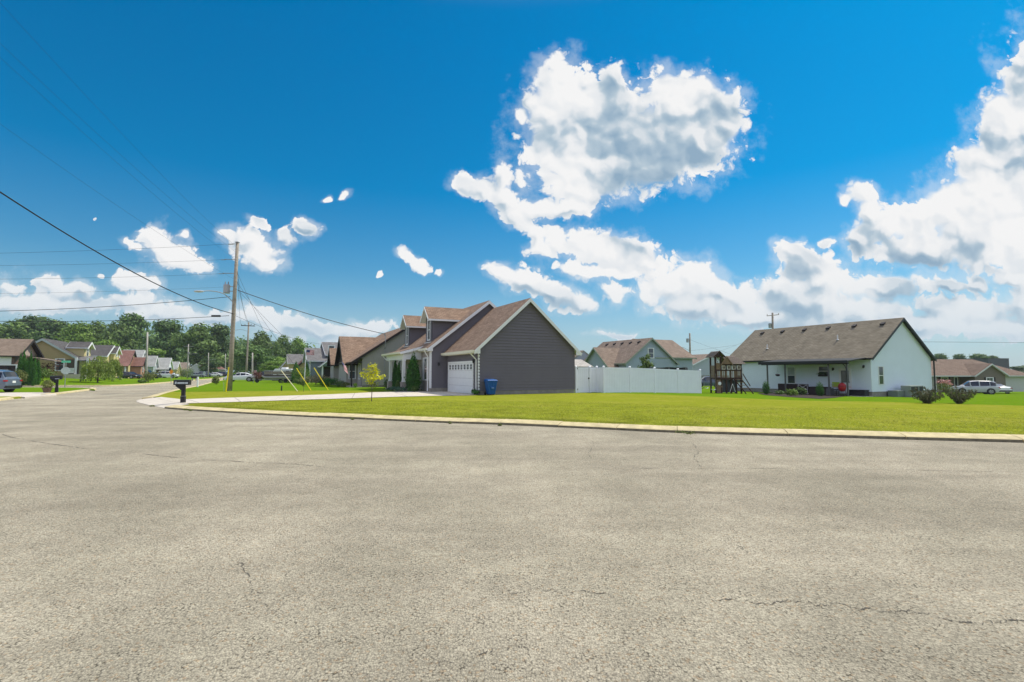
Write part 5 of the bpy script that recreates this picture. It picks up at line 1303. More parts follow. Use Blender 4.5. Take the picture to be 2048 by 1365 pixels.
for i, (px, v, y, v1, lab) in enumerate(((-60, 30, 16, 506, 'highest thin wire coming from the top left corner'), (-60, 60, 16, 521, 'second thin wire from the top left corner'), (-60, -60, 15, 495, 'thin wire passing nearest overhead at the upper left'), (-60, 205, 18, 560, 'lower thin wire slanting from the left edge to the pole'))):
    wire(lab, P(px, v, y), onp(v1), .0045, .012)
wire('thick twisted service cable from the pole to the taupe house roof', onp(581) + Vector((.3, -.1, 0)), MAST, .03, .018)
wire('thin service cable from the pole toward the houses behind the flagpole', onp(630), P(660, 690, 78), .012, .015)
# second pole with crossarm
b2 = GP(492.5, 96); t2_ = P(497.5, 645, 96.5)
P2, d2 = pole('crossarm_pole', 'slim utility pole with a wooden crossarm behind the white sedan', b2, t2_, .19, .13)
m = MB(); c = Vector((d2.x, d2.y - .2, ZV(651, 96.5) - b2.z)); m.beam(c + Vector((-1.35, 0, 0)), c + Vector((1.3, 0, -.1)), .12, .14); ca = m.build('crossarm', darkbrown, P2)
m = MB()
for dx in (-1.28, -.6, .6, 1.25): m.lathe([(.04, 0), (.08, .08), (.05, .22)], tuple(c + Vector((dx, 0, 0))), 7)
m.build('insulator', ins, ca)
m = MB(); m.tube([(d2.x * .7, 0, ZV(663, 96) - b2.z), (-1.2, 0, ZV(659, 96) - b2.z), (-2.4, 0, ZV(661, 96) - b2.z)], .03, 5); m.build('lamp_arm', metal, P2)
for k, dx in enumerate((-1.28, .6, 1.25)):
    wire(('left', 'middle', 'right')[k] + ' wire between the leaning pole and the crossarm pole', onp((500, 530, 549)[k]), Vector(b2) + c + Vector((dx, 0, .22)), .012, .03)
# further poles
for px, vt, vb, y, lab, arm_ in ((295, 665, 758, 78, 'plain concrete light pole standing at the scraggy olive bush', 0), (377, 689, 752, 120, 'slim pole with two thin arms beside the street', 2), (417, 706, 757, 150, 'far pole with a lamp arm before the hip roof house', 1), (451, 708, 757, 160, 'far pole left of the leaning utility pole', 0), (505, 706, 764, 88, 'short plain pole right of the white sedan', 0)):
    b_ = GP(px - 2 if px < 400 else px, y); t, d = pole('street_pole', lab, b_, P(px, vt, y), .16, .11, 'smaller poles along the street', mat=pmat('pale_pole', (.40, .38, .33), .8, .1))
    if arm_ >= 1:
        m = MB(); z = d.z * .72; m.tube([(d.x, 0, z - .3), (1.0, 0, z), (2.2, 0, z + .1)], .04, 5); m.build('arm', metal, t)
    if arm_ == 2:
        m = MB(); m.tube([(-1.2, 0, d.z - .5), (1.2, 0, d.z - .5)], .04, 5); m.build('arm', metal, t); m = MB(); m.box(.0, .35, -.12, .12, d.z - 2.3, d.z - 1.9); m.build('box', metal, t)
for px, vt, y, lab, lx in ((1380.5, 667, 92, 'utility pole with a transformer behind the sage green house', -1), (1546, 626, 78, 'utility pole top with a crossarm above the grey brown roof', 1)):
    b_ = GP(px, y); t, d = pole('back_pole', lab, b_, P(px - 1, vt, y), .19, .14, 'poles behind the houses')
    m = MB(); m.lathe([(.22, -.4), (.24, .3), (.1, .36)], (d.x - .45, 0, d.z - (1.3 if lx < 0 else 2.0)), 10); m.build('transformer', metal, t)
    m = MB()
    if lx > 0: m.beam((d.x - .9, 0, d.z - .45), (d.x + 1.0, 0, d.z - .25), .09, .1); m.lathe([(.04, 0), (.07, .2)], (d.x - .85, 0, d.z - .45), 6); m.lathe([(.04, 0), (.07, .2)], (d.x + .95, 0, d.z - .27), 6)
    else: m.tube([(d.x, 0, d.z - 3.3), (-1.2, 0, d.z - 2.6), (-2.2, 0, d.z - 2.5)], .04, 5)
    m.build('arm', metal if lx < 0 else woodpole, t)
wire('single wire running right from the white house to the edge of the view', P(1700, 683, 80), P(2200, 687, 90), .022, .0)
wire('thin wire from the pole behind the sage house to the right', P(1380, 680, 92), P(1475, 713, 90), .012, .01)
wire('level wire between the sage house pole and the playset', P(1380, 702, 92), P(1475, 690, 90), .012, .006)
wire('thin wire behind the playset rising to the crossarm pole', P(1425, 708, 92), P(1545, 660, 79), .010, .01)

# ================================================================== street furniture
def mailbox(label, px, v, hscale, open_=False):
    b_ = onlawn(px, v); t = thing('mailbox', label, 'mailbox', b_, rz=R(12 if open_ else 30)); s_ = hscale
    m = MB(); m.box(-.075, .075, -.075, .075, -.05, .78 * s_); m.box(-.095, .095, -.095, .095, -.05, .30 * s_)
    m.prism([(.07, .46 * s_), (.07, .80 * s_), (-.34, .80 * s_), (-.34, .75 * s_)], -.07, .07, 'y'); m.build('post', black, t, bevel=.008)
    if open_:
        m = MB(); m.box(.076, .077, .0, .0, 0, 0)
        m = MB(); m.box(-.10, .10, -.10, .10, .30 * s_, .315 * s_); m.build('collar', metal, t)
    m = MB(); m.box(-.40, .28, -.15, .15, .80 * s_, .98 * s_)
    prof = [(.15 * math.cos(a), .98 * s_ + .06 * math.sin(a)) for a in [math.pi * i / 8 for i in range(9)]]
    m.prism(prof, -.40, .28, 'x'); box = m.build('box', black, t, bevel=.006)
    m = MB(); m.box(-.42, .30, -.17, .17, 1.0 * s_, 1.012 * s_)
    if open_: m.build('lid', pmat('grey_lid', (.10, .11, .11), .35), box)
    num = MB()
    if open_:
        num.box(-.22, .10, -.166, -.151, .85 * s_, .93 * s_); num.box(.12, .24, -.166, -.151, .85 * s_, .93 * s_); num.box(-.33, -.25, -.166, -.151, .85 * s_, .95 * s_)
    else: num.box(-.1, .16, -.166, -.151, .83 * s_, .86 * s_)
    num.build('number_plate', pmat('pale_plate', (.45, .5, .52), .4), box)
    return t
mailbox('near black mailbox with a pale number plate at the mouth of the long drive', 366, 806.5, 1.10, True)
mailbox('black mailbox beside the potted bush across the street', 113, 785, 1.20)
b_ = onlawn(94, 785.5); t = thing('potted_bush', 'round green bush in a brown pot beside the left mailbox', 'potted plant', b_)
m = MB(); m.lathe([(.20, 0), (.27, .25), (.29, .36), (.26, .36)], n=14); m.build('pot', pmat('terracotta_brown', (.12, .08, .055), .8), t)
leafobj('foliage', leaves([((0, 0, .55), (.40, .40, .3)), ((-.1, .1, .75), (.28, .28, .2)), ((.15, 0, .72), (.25, .25, .18))], 700, .055, 44), lf_bush, t)
# street name and stop sign, seen from behind and edge on
b_ = FLAT(129.5, 775, .12); t = thing('stop_sign', 'octagonal road sign seen from its back with a green street name blade on top', 'sign', b_, rz=R(48))
hs = ZV(725, b_.y) - b_.z
m = MB(); m.tube([(0, 0, -.1), (0, 0, hs)], .035, 6); m.build('post', metal, t)
m = MB(); oc = [(.38 * math.cos(R(22.5 + 45 * k)), hs - .85 + .38 * math.sin(R(22.5 + 45 * k))) for k in range(8)]; m.prism(oc, -.045, -.038, 'y'); m.build('octagon_plate', pmat('aluminium_back', (.42, .47, .47), .4, metal=.3), t)
m = MB(); m.box(-.35, .35, -.01, .01, hs - .05, hs + .17); m.build('name_blade', pmat('sign_green', (.10, .42, .27), .5), t)
b_ = GP(343, 68); t = thing('diamond_sign', 'orange yellow diamond warning sign beside the far street', 'sign', b_, rz=R(-12)); hs = ZV(739, 68) - b_.z
m = MB(); m.tube([(0, 0, -.1), (0, 0, hs - .2)], .03, 6); m.build('post', metal, t)
m = MB(); m.prism([(.36, hs - .36), (0, hs), (-.36, hs - .36), (0, hs - .72)], -.045, -.035, 'y'); m.build('sign_plate', pmat('sign_orange', (.75, .27, .015), .5, .05), t)
b_ = GP(409, 140); t = thing('back_of_sign', 'small pale diamond sign seen from its back far down the street', 'sign', b_); hs = ZV(743, 140) - b_.z
m = MB(); m.tube([(0, 0, -.1), (0, 0, hs - .2)], .04, 6); m.build('post', metal, t); m = MB(); m.prism([(.5, hs - .5), (0, hs), (-.5, hs - .5), (0, hs - 1)], -.06, -.05, 'y'); m.build('sign_plate', pmat('aluminium_back', (.5, .5, .5), .4), t)
b_ = GP(395.5, 50); b_ = onlawn(395, 774.5); t = thing('white_post', 'white capped marker post on the verge at the bend', 'post', b_); m = MB(); hh = ZV(754, b_.y) - b_.z
m.box(-.06, .06, -.06, .06, -.1, hh * .8); m.hexa([(-.08, -.08, hh * .8), (.08, -.08, hh * .8), (.08, .08, hh * .8), (-.08, .08, hh * .8)], [(-.03, -.03, hh), (.03, -.03, hh), (.03, .03, hh), (-.03, .03, hh)]); m.build('shaft', white, t)
b_ = GP(389, 96); t = thing('roadside_bin', 'dark low mailbox bank on the far verge', 'mailbox', b_); m = MB(); m.box(-.5, .5, -.2, .2, .35, .75); m.build('box', black, t, bevel=.04); m = MB(); m.box(-.4, -.3, -.1, .1, -.1, .35); m.box(.3, .4, -.1, .1, -.1, .35); m.build('leg', metal, t)
b_ = onlawn(563, 782); t = thing('marker_stake', 'short dark green utility marker in the grass right of the pole', 'marker', b_); m = MB(); m.tube([(0, 0, -.1), (0, 0, .38)], [.06, .055], 8); m.lathe([(.06, .36), (.065, .40), (.02, .43)], n=8); m.build('shaft', pmat('marker_green', (.02, .05, .03), .6), t)
b_ = onlawn(448, 783.5); t = thing('thin_stake', 'thin dark stake in the grass left of the yellow pole guard', 'stake', b_); m = MB(); m.tube([(0, 0, -.1), (-.05, 0, .75)], .014, 5); m.build('shaft', metal, t)
# young tree by guy wires
l_ = onlawn(607, 784); broad('sapling', 'small leafy sapling between the two yellow guy guards', l_, .85, .5, 77, lf_mid, n=260, leaf=.05, lobes=5, trunkh=.4)
for px, v, lab in ((563, 767, 'small round plant in the lush lawn before the boat'), (571, 766, 'second small plant in the lush lawn before the boat')):
    l_ = onlawn(px, v); bush('lawn_plant', lab, 0, 0, .5, .45, lf_mid, int(px), 120, .06, loc=l_, group='small plants in the lush lawn')

# ---------------------------------------------------------------- flags
def flagmat():
    return [pmat('flag_red', (.50, .05, .06), .8), pmat('flag_white', (.70, .66, .66), .8), pmat('flag_blue', (.03, .04, .14), .8)]
def flag(par, org, dx, dz, w, h_, wave=.06, droop=0.0, name='flag'):
    """cloth attached along the pole direction dz, flying along dx"""
    m = MB(); n = 16; dx, dz = Vector(dx).normalized(), Vector(dz).normalized(); nn = dx.cross(dz).normalized()
    def pt(i, j): f = i / n; return Vector(org) + dx * (w * f) - dz * (h_ * j / 13) + nn * (wave * math.sin(f * 9 + j * .15) * f) + Vector((0, 0, -droop * f * f))
    for i in range(n):
        for j in range(13):
            mi = 2 if (i < n * .4 and j < 7) else (0 if j % 2 == 0 else 1)
            m.add([pt(i, j), pt(i + 1, j), pt(i + 1, j + 1), pt(i, j + 1)], [(0, 1, 2, 3)], mi)
    # stars
    for a in range(5):
        for b in range(4):
            i, j = (.7 + a * 1.2), (.8 + b * 1.6); c = pt(i, j); s_ = h_ * .018
            for sg in (-1, 1): m.add([c + nn * .006 * sg + dx * s_ * x + dz * s_ * y for x, y in ((-1, 0), (0, -1), (1, 0), (0, 1))], [(0, 1, 2, 3)], 1)
    return m.build(name, flagmat(), par)
fb = onlawn(609.5, 762.5); fb = GP(609, 63); t = thing('flagpole', 'tall white flagpole beside the blue grey house', 'flagpole', fb); hh = ZV(697, 63) - fb.z; dx = XP(611, 63) - fb.x
m = MB(); m.tube([(0, 0, -.2), (dx, 0, hh)], [.07, .035], 8); m.build('shaft', white, t); m = MB(); m.blob((dx, 0, hh + .05), .08, .08, .08, 0); m.build('finial', metal, t)
o = flag(None, (0, 0, 0), (1, .1, -.05), (.1, 0, 1), .98, .58, .07, .05); o.location = (fb.x + dx + .05, fb.y, ZV(700, 63)); tag(o, 'flag with red and white stripes flying from the tall white flagpole', 'flag')
q = H2.location + U * (-1.15) - V * .1 + Vector((0, 0, 1.55)); e_ = P(683, 722, q.y - .9)
t = thing('flag_bracket_pole', 'short slanted flag staff on the porch post of the taupe house', 'flag staff', q)
m = MB(); m.tube([(0, 0, 0), (e_ - q) * 1.0], .014, 6); m.build('shaft', woodpole, t)
d = (e_ - q).normalized(); o = flag(None, (0, 0, 0), Vector((.35, .1, -1)), d, 1.05, .72, .06); o.location = e_; tag(o, 'striped flag hanging from the slanted staff on the taupe house', 'flag')
l_ = GP(509, 88.5); t = thing('garden_flag', 'faded hanging flag on the short plain pole right of the white sedan', 'flag', P(508, 741, 88)); m = MB()
for k in range(4): m.add([(k * .12, .02 * (k % 2), 0), (k * .12 + .12, .02 * ((k + 1) % 2), 0), (k * .10 + .14, .02, -1.5), (k * .10 + .04, 0, -1.5)], [(0, 1, 2, 3)], k % 2)
m.build('cloth', [pmat('faded_red', (.5, .2, .2), .8), pmat('faded_white', (.6, .55, .52), .8)], t)

# ================================================================== vehicles
def paint(name, col, rough=.25): return pmat(name, col, rough, .03, coat=.6, spec=.5)
cglass = pmat('car_glass', (.012, .015, .018), .05, .1, spec=.9)
tail = pmat('tail_light_red', (.35, .01, .01), .25, .1); head = pmat('head_light', (.6, .62, .64), .15, .1)
KIND = {
 # x, shoulder z, roof z, half width, glass flag for the interval that starts here
 'suv': [(-2.32,.62,.62,.70,0),(-2.30,.98,.98,.80,0),(-2.18,1.04,1.18,.86,0),(-1.98,1.06,1.58,.90,1),(-1.50,1.06,1.69,.92,1),(-1.42,1.06,1.70,.92,0),(-1.36,1.06,1.70,.92,1),(-.42,1.03,1.72,.93,0),(-.32,1.03,1.72,.93,1),(.50,1.0,1.66,.93,0),(.58,1.0,1.62,.93,1),(1.12,1.0,1.18,.92,0),(1.30,1.0,1.02,.91,0),(1.95,.93,.95,.87,0),(2.22,.80,.82,.80,0),(2.34,.58,.6,.66,0)],
 'sedan': [(-2.42,.60,.60,.68,0),(-2.40,.88,.88,.78,0),(-2.2,.98,1.0,.84,0),(-1.75,1.0,1.06,.88,0),(-1.60,1.0,1.12,.88,1),(-.95,.98,1.38,.91,0),(-.85,.98,1.41,.91,1),(-.12,.95,1.45,.92,0),(-.02,.95,1.45,.92,1),(.55,.93,1.36,.92,1),(1.22,.92,.98,.91,0),(1.40,.90,.92,.90,0),(2.0,.80,.82,.86,0),(2.28,.68,.70,.78,0),(2.40,.52,.54,.62,0)],
 'pickup': [(-2.85,.60,.60,.84,0),(-2.83,1.10,1.12,.90,0),(-.95,1.12,1.14,.94,0),(-.85,1.12,1.16,.94,0),(-.80,1.12,1.80,.94,1),(0,1.10,1.84,.95,0),(.1,1.10,1.84,.95,1),(.75,1.08,1.78,.95,1),(1.3,1.08,1.16,.94,0),(1.5,1.08,1.10,.94,0),(2.5,1.02,1.04,.92,0),(2.80,.95,.97,.88,0),(2.88,.6,.62,.82,0)]}
def car(name, label, cat, kind, mat, loc, rz, group='parked cars', detail=True, sx=1.0, roofrail=False):
    t = thing(name, label, cat, loc, rz, group); st = KIND[kind]; base = .26
    b = MB(); g_ = MB()
    def sec(s):
        x, sh, rf, w, _ = s; cab = rf - sh > .06; wi = w - (.10 if cab else .06); rt = w - (.24 if rf - sh > .3 else .10 + .14 * max(0, (rf - sh)) / .3)
        p = [(w - .05, base), (w, base + .22), (w + .01, (base + sh) / 2 + .06), (w - .02, sh - .05), (wi + .02, sh), (wi, sh + .02), (max(.3, rt), max(sh + .03, rf - .06)), (max(.2, rt - .12), max(sh + .035, rf)), (0, max(sh + .04, rf + .02))]
        return [(x, y, z) for y, z in p] + [(x, -y, z) for y, z in p[:-1][::-1]]
    S = [sec(s) for s in st]; n = len(S[0])
    for i in range(len(S) - 1):
        gl_ = st[i][4]; a, c = S[i], S[i + 1]
        for j in range(n - 1):
            q = [a[j], c[j], c[j + 1], a[j + 1]]
            side = j in (5, 10)
            # windscreens: steep roof faces count as glass too
            dz = abs(st[i + 1][2] - st[i][2]) / (st[i + 1][0] - st[i][0]); top_ = j in (6, 7, 8, 9) and dz > .45 and max(st[i + 1][2] - st[i + 1][1], st[i][2] - st[i][1]) > .2 and gl_ + (i < 4)
            (g_ if (side and gl_) or top_ else b).add(q, [(0, 1, 2, 3)])
        b.add([a[0], c[0], c[-1], a[-1]], [(3, 2, 1, 0)])
    b.add(S[0], [tuple(range(n))]); b.add(S[-1], [tuple(range(n))[::-1]])
    bo = b.build('body', mat, t, smooth=False)
    g_.build('window', cglass, t)
    xw = {'suv': (-1.42, 1.42), 'sedan': (-1.42, 1.45), 'pickup': (-1.75, 1.85)}[kind]; wr = .36 if kind != 'pickup' else .40; wd = max(s[3] for s in st)
    for x in xw:
        for sg in (-1, 1):
            a = MB(); a.lathe([(wr + .07, 0), (wr + .07, .02), (wr - .02, .021)], n=20)
            a.v = [(p[0] + x, sg * (wd - .005 + p[2]), p[1] + wr) for p in a.v]; a.build('wheel_arch', black, t)
            m = MB(); m.lathe([(wr * .6, -.10), (wr - .02, -.10), (wr, -.07), (wr, .06), (wr - .03, .09), (wr * .68, .095), (wr * .62, .07)], n=20)
            m.v = [(p[0] + x, sg * (wd - .05 + p[2]), p[1] + wr) for p in m.v]; w_ = m.build('wheel', tyre, t)
            m = MB(); m.lathe([(.05, .085), (wr * .64, .088)], n=10) if False else None
            m = MB()
            for k in range(5):
                a_ = 2 * math.pi * k / 5; ca, sa = math.cos(a_), math.sin(a_)
                m.add([(ca * .04 - sa * .05, 0, sa * .04 + ca * .05), (ca * .04 + sa * .05, 0, sa * .04 - ca * .05), (ca * wr * .64 + sa * .035, 0, sa * wr * .64 - ca * .035), (ca * wr * .64 - sa * .035, 0, sa * wr * .64 + ca * .035)], [(0, 1, 2, 3)])
            for k in range(16):
                a0_, a1_ = 2 * math.pi * k / 16, 2 * math.pi * (k + 1) / 16; r0_, r1_ = wr * .57, wr * .67
                m.add([(math.cos(a0_) * r0_, 0, math.sin(a0_) * r0_), (math.cos(a1_) * r0_, 0, math.sin(a1_) * r0_), (math.cos(a1_) * r1_, 0, math.sin(a1_) * r1_), (math.cos(a0_) * r1_, 0, math.sin(a0_) * r1_)], [(0, 1, 2, 3)])
            m.v = [(p[0] + x, sg * (wd + .052), p[2] + wr) for p in m.v]; m.build('rim', rimm, w_)
    x0, x1 = st[1][0], st[-2][0]; zt = st[2][1] - .10
    for sg in (-1, 1):
        m = MB(); m.box(x0 - .03, x0 + .12, sg * .74 - .13, sg * .74 + .13, zt - .10, zt); m.build('tail_light', tail, t)
        m = MB(); m.box(x1 - .06, x1 + .07, sg * .62 - .17, sg * .62 + .17, st[-2][1] - .16, st[-2][1] - .02); m.build('head_light', head, t)
        m = MB(); xm_ = st[-6][0] - .1; m.box(xm_, xm_ + .14, sg * (wd + .02), sg * (wd + .17), 1.0, 1.12); m.build('wing_mirror', mat, t)
    m = MB(); m.box(x0 - .07, x0 + .1, -wd + .12, wd - .12, .34, .52); m.build('bumper', black, t)
    m = MB(); m.box(x1 + .02, x1 + .13, -wd + .16, wd - .16, .30, .46); m.build('bumper', black, t)
    if detail:
        m = MB(); m.box(x0 - .045, x0 + .0, -.16, .16, .72, .88); m.build('number_plate', white, t)
    if roofrail:
        m = MB()
        for sg in (-1, 1): m.tube([(-1.5, sg * .60, 1.74), (.3, sg * .62, 1.74)], .018, 5)
        m.build('roof_rail', metal, t)
    return t
p_ = GP(33, 38.6); px_ = Vector((p_.x, p_.y, .085)) + Vector((-math.cos(R(12)), math.sin(R(12)) * -1, 0)) * 2.45
car('parked_car', 'dark blue grey SUV cut by the left edge, parked before the white garage house', 'car', 'suv', paint('steel_blue_paint', (.10, .13, .17)), px_ + Vector((.0, 0, 0)), R(192), roofrail=True)
def atc(px, y, dz=0): return GP(px, y, dz)
SD = ANG + R(90)
car('parked_car', 'black sedan parked on the bank before the red roof house', 'car', 'sedan', paint('black_paint', (.012, .012, .014)), atc(258, 104), R(-6))
car('parked_truck', 'large dark SUV parked behind the black sedan by the light pole', 'car', 'pickup', paint('charcoal_paint', (.035, .035, .04)), atc(291, 112), R(10))
car('parked_car', 'white SUV parked across the street before the white posted house', 'car', 'suv', paint('white_paint', (.72, .74, .75)), atc(337, 124), R(8))
car('parked_car', 'white sedan parked half hidden behind the leaning utility pole', 'car', 'sedan', paint('white_paint', (.72, .74, .75)), atc(482, 82), R(196))
car('parked_car', 'small silver grey car far down the street near the hip roof house', 'car', 'sedan', paint('grey_paint', (.22, .25, .27)), atc(393, 145), R(20), detail=False)
car('parked_car', 'blue far car parked left of the small pale diamond sign', 'car', 'suv', paint('far_blue_paint', (.06, .09, .14)), atc(405, 156), R(200), detail=False)
car('parked_car', 'dark far car parked by the sage gable down the street', 'car', 'suv', paint('black_paint', (.012, .012, .014)), atc(381, 150), R(30), detail=False)
car('parked_car', 'white far car parked before the tan garage at the end of the street', 'car', 'sedan', paint('white_paint', (.72, .74, .75)), atc(428, 158), R(200), detail=False)
car('parked_car', 'dark far car at the right end of the hip roof house', 'car', 'suv', paint('black_paint', (.012, .012, .014)), atc(447, 160), R(5), detail=False)
car('parked_car', 'blue grey car seen between the fence end and the wooden playset', 'car', 'suv', paint('blue_paint', (.07, .10, .15)), GP(1416, 80), R(172))
car('parked_car', 'silver white SUV parked before the rust brown roofed ranch', 'car', 'suv', paint('silver_paint', (.44, .46, .48)), GP(1946, 66), R(152), roofrail=True)
car('parked_car', 'second white car mostly hidden behind the silver SUV', 'car', 'sedan', paint('white_paint', (.72, .74, .75)), GP(1983, 74), R(80), detail=False)
car('parked_truck', 'dark vehicle with its tail lights beside the pontoon boat', 'truck', 'suv', paint('black_paint', (.012, .012, .014)), GP(534, 90), R(190), detail=False)
# wooden playset swings etc. come below; boat on its trailer
b_ = GP(528, 72); t = thing('pontoon_boat', 'brown pontoon boat with a pale railing sitting on its trailer', 'boat', b_, rz=R(8))
L_ = (XP(590, 72) - XP(530, 72)); m = MB()
for y in (-.85, .85):
    pts = [(0, y, 1.0), (.5, y, .75), (L_, y, .75)]; m.tube(pts, [.08, .3, .3], 10)
m.build('pontoon', pmat('aluminium_tube', (.32, .31, .28), .4, metal=.5), t)
m = MB(); m.box(.3, L_, -1.2, 1.2, 1.02, 1.12); m.build('deck', pmat('boat_brown', (.09, .065, .05), .6), t)
m = MB()
for y in (-1.17, 1.15): m.box(.4, L_ - .1, y, y + .03, 1.2, 1.62)
m.box(.4, .43, -1.14, 1.15, 1.2, 1.62); m.build('side_panel', pmat('boat_taupe', (.22, .18, .14), .5), t)
m = MB()
for y in (-1.17, 1.17): m.tube([(.4, y, 1.72), (L_ - .1, y, 1.72)], .03, 5); [m.tube([(x, y, 1.1), (x, y, 1.72)], .02, 5) for x in (.4, 1.4, 2.4, 3.2)]
m.build('railing', metal, t)
t2 = thing('boat_trailer', 'low trailer with small wheels under the pontoon boat', 'trailer', b_, rz=R(8))
m = MB(); m.box(-1.4, L_ - .2, -.05, .05, .38, .46); m.box(.5, L_ - .3, -1.05, -.97, .4, .48); m.box(.5, L_ - .3, .97, 1.05, .4, .48); m.tube([(-1.4, 0, .42), (-1.4, 0, .0)], .04, 6); m.build('frame', metal, t2)
for x in (-.9, 2.6, 3.3):
    for sg in ((-1, 1) if x > 0 else (0,)):
        m = MB(); m.lathe([(.1, -.08), (.27, -.08), (.28, 0), (.27, .08), (.1, .08)], n=14); m.v = [(p[0] + x, p[2] + sg * 1.12, p[1] + .28) for p in m.v]; m.build('wheel', tyre, t2)
b_ = GP(551, 82); t = thing('camper_trailer', 'white camper trailer with dark swoosh stripes behind the pontoon boat', 'camper', b_, rz=R(5)); L_ = XP(586, 82) - XP(549, 82)
m = MB(); m.prism([(0, .6), (L_, .6), (L_, 1.95), (L_ - .3, 2.05), (.3, 2.05), (0, 1.7)], -1.1, 1.1, 'y'); bo = m.build('body', white, t, bevel=.05)
m = MB(); m.prism([(.1, 1.3), (L_ - .3, 1.15), (L_ - .4, 1.22), (.1, 1.42)], -1.125, -1.103, 'y'); m.prism([(.5, 1.0), (L_ - .8, 1.6), (L_ - .7, 1.66), (.5, 1.1)], -1.135, -1.126, 'y'); m.build('stripe', pmat('stripe_grey', (.12, .14, .17), .5), bo)
m = MB(); m.box(L_ - 1.0, L_ - .5, -1.125, -1.103, 1.35, 1.8); m.build('window', GL, bo)
m = MB(); m.box(1.1, 1.9, -.5, .5, 2.05, 2.3); m.build('roof_unit', white, bo, bevel=.04)
for x in (1.3, 2.1):
    m = MB(); m.lathe([(.1, -.1), (.33, -.1), (.33, .1), (.1, .1)], n=14); m.v = [(p[0] + x, p[2] - 1.02, p[1] + .33) for p in m.v]; m.build('wheel', tyre, t)

# ================================================================== blue bin
bl = pmat('bin_blue', (.005, .085, .30), .42, .06)
p_ = hl(.62, -.62); t = thing('wheelie_bin', 'blue wheeled rubbish bin standing against the dark grey siding', 'bin', p_, ANG * .8)
m = MB(); s_, q_ = .27, .34; m.hexa([(-s_ + .06, -.26, .06), (s_ - .06, -.26, .06), (s_ - .06, .26, .06), (-s_ + .06, .26, .06)], [(-q_, -.36, .93), (q_, -.36, .93), (q_, .36, .93), (-q_, .36, .93)])
m.box(-q_ - .02, q_ + .02, -.38, .38, .88, .935); m.box(-.12, .12, -.36, -.30, .40, .58)
for x in (-.2, 0, .2): m.hexa([(x - .02, -.29, .1), (x + .02, -.29, .1), (x + .02, -.25, .1), (x - .02, -.25, .1)], [(x - .02, -.375, .88), (x + .02, -.375, .88), (x + .02, -.33, .88), (x - .02, -.33, .88)])
bo = m.build('body', bl, t, bevel=.02)
m = MB(); m.hexa([(-q_ - .03, -.40, .94), (q_ + .03, -.40, .94), (q_ + .03, .42, .94), (-q_ - .03, .42, .94)], [(-q_ + .04, -.32, 1.02), (q_ - .04, -.32, 1.02), (q_ - .02, .36, 1.06), (-q_ + .02, .36, 1.06)]); m.build('lid', bl, t, bevel=.02)
m = MB(); m.tube([(-.3, .44, .98), (.3, .44, .98)], .02, 6); m.build('handle', bl, t)
for x in (-.30, .30):
    m = MB(); m.lathe([(.03, -.03), (.12, -.03), (.125, 0), (.12, .03), (.03, .03)], n=14); m.v = [(p[2] + x, p[0] + .28, p[1] + .125) for p in m.v]; m.build('wheel', black, t)
m = MB(); m.box(-.07, .10, -.382, -.362, .46, .50); m.build('label', pmat('bin_label', (.25, .4, .6), .5), bo)

# ================================================================== trampoline behind the fence
l_ = GP(1335, 50); t = thing('trampoline', 'trampoline with a black safety net, its top edge showing above the white fence', 'trampoline', l_); m = MB(); zt = ZV(734, 50) - l_.z; rr = 1.9
for k in range(6):
    a = k * math.pi / 3 + .3; m.tube([(rr * math.cos(a), rr * math.sin(a), 0), (rr * math.cos(a), rr * math.sin(a), zt)], .03, 6)
m.build('pole', metal, t)
m = MB(); n = 36
for k in range(n):
    a, b = 2 * math.pi * k / n, 2 * math.pi * (k + 1) / n; s0 = zt - .06 - .05 * abs(math.sin(3 * (a - .3))); s1 = zt - .06 - .05 * abs(math.sin(3 * (b - .3)))
    m.add([(rr * math.cos(a), rr * math.sin(a), .9), (rr * math.cos(b), rr * math.sin(b), .9), (rr * math.cos(b), rr * math.sin(b), s1), (rr * math.cos(a), rr * math.sin(a), s0)], [(0, 1, 2, 3)])
m.build('safety_net', pmat('net_black', (.02, .022, .022), .9), t)
m = MB(); m.lathe([(rr - .25, .86), (rr, .85), (rr, .92), (rr - .25, .90)], n=30); m.build('mat', black, t)

# ================================================================== wooden playset
wd_ = pmat('playset_dark_wood', (.050, .028, .020), .85, .3, scale=8); wl_ = pmat('playset_light_wood', (.21, .145, .085), .85, .25, scale=8); rw = pmat('shake_wood', (.20, .165, .135), .9, .25, scale=10)
yp = 42.5; l_ = GP(1431, yp); t = thing('wooden_playset', 'dark wooden playset with two shingled roofs, ladder and railings', 'playset', l_, R(7)); pz = l_.z; t_play = t
def lx(px, dy=0): return None
def posts(lst, z0, z1, s_=.055):
    for x, y in lst:
        m = MB(); m.box(x - s_, x + s_, y - s_, y + s_, z0 - .1 if z0 == 0 else z0, z1); m.build('post', wd_, t)
W1, D1 = 1.0, .8; X2, D2 = 2.3, .9
zd = 1.30
posts([(0, 0), (0, D1), (.48, 0), (.48, D1)], 0, 3.05); posts([(.95, 0), (1.38, 0), (1.85, 0), (X2, 0), (X2, D2)], 0, 2.45)
m = MB(); m.box(-.06, X2 + .05, -.06, D1, zd - .08, zd); m.build('deck', wd_, t)
m = MB(); m.box(-.06, X2 + .05, -.09, -.062, zd - .16, zd + .02); m.box(-.06, X2 + .05, -.09, -.062, zd + .58, zd + .70); m.box(.44, X2 + .06, -.09, -.062, 2.34, 2.46); m.box(X2 + .058, X2 + .085, 0, D2, zd + .58, zd + .70); m.build('rail', wd_, t)
m = MB()
for i in range(16):
    x = .09 + i * .14
    if 6 < i < 8: continue
    m.box(x, x + .075, -.058, -.04, zd + .02, zd + .58)
m.build('baluster', wl_, t)
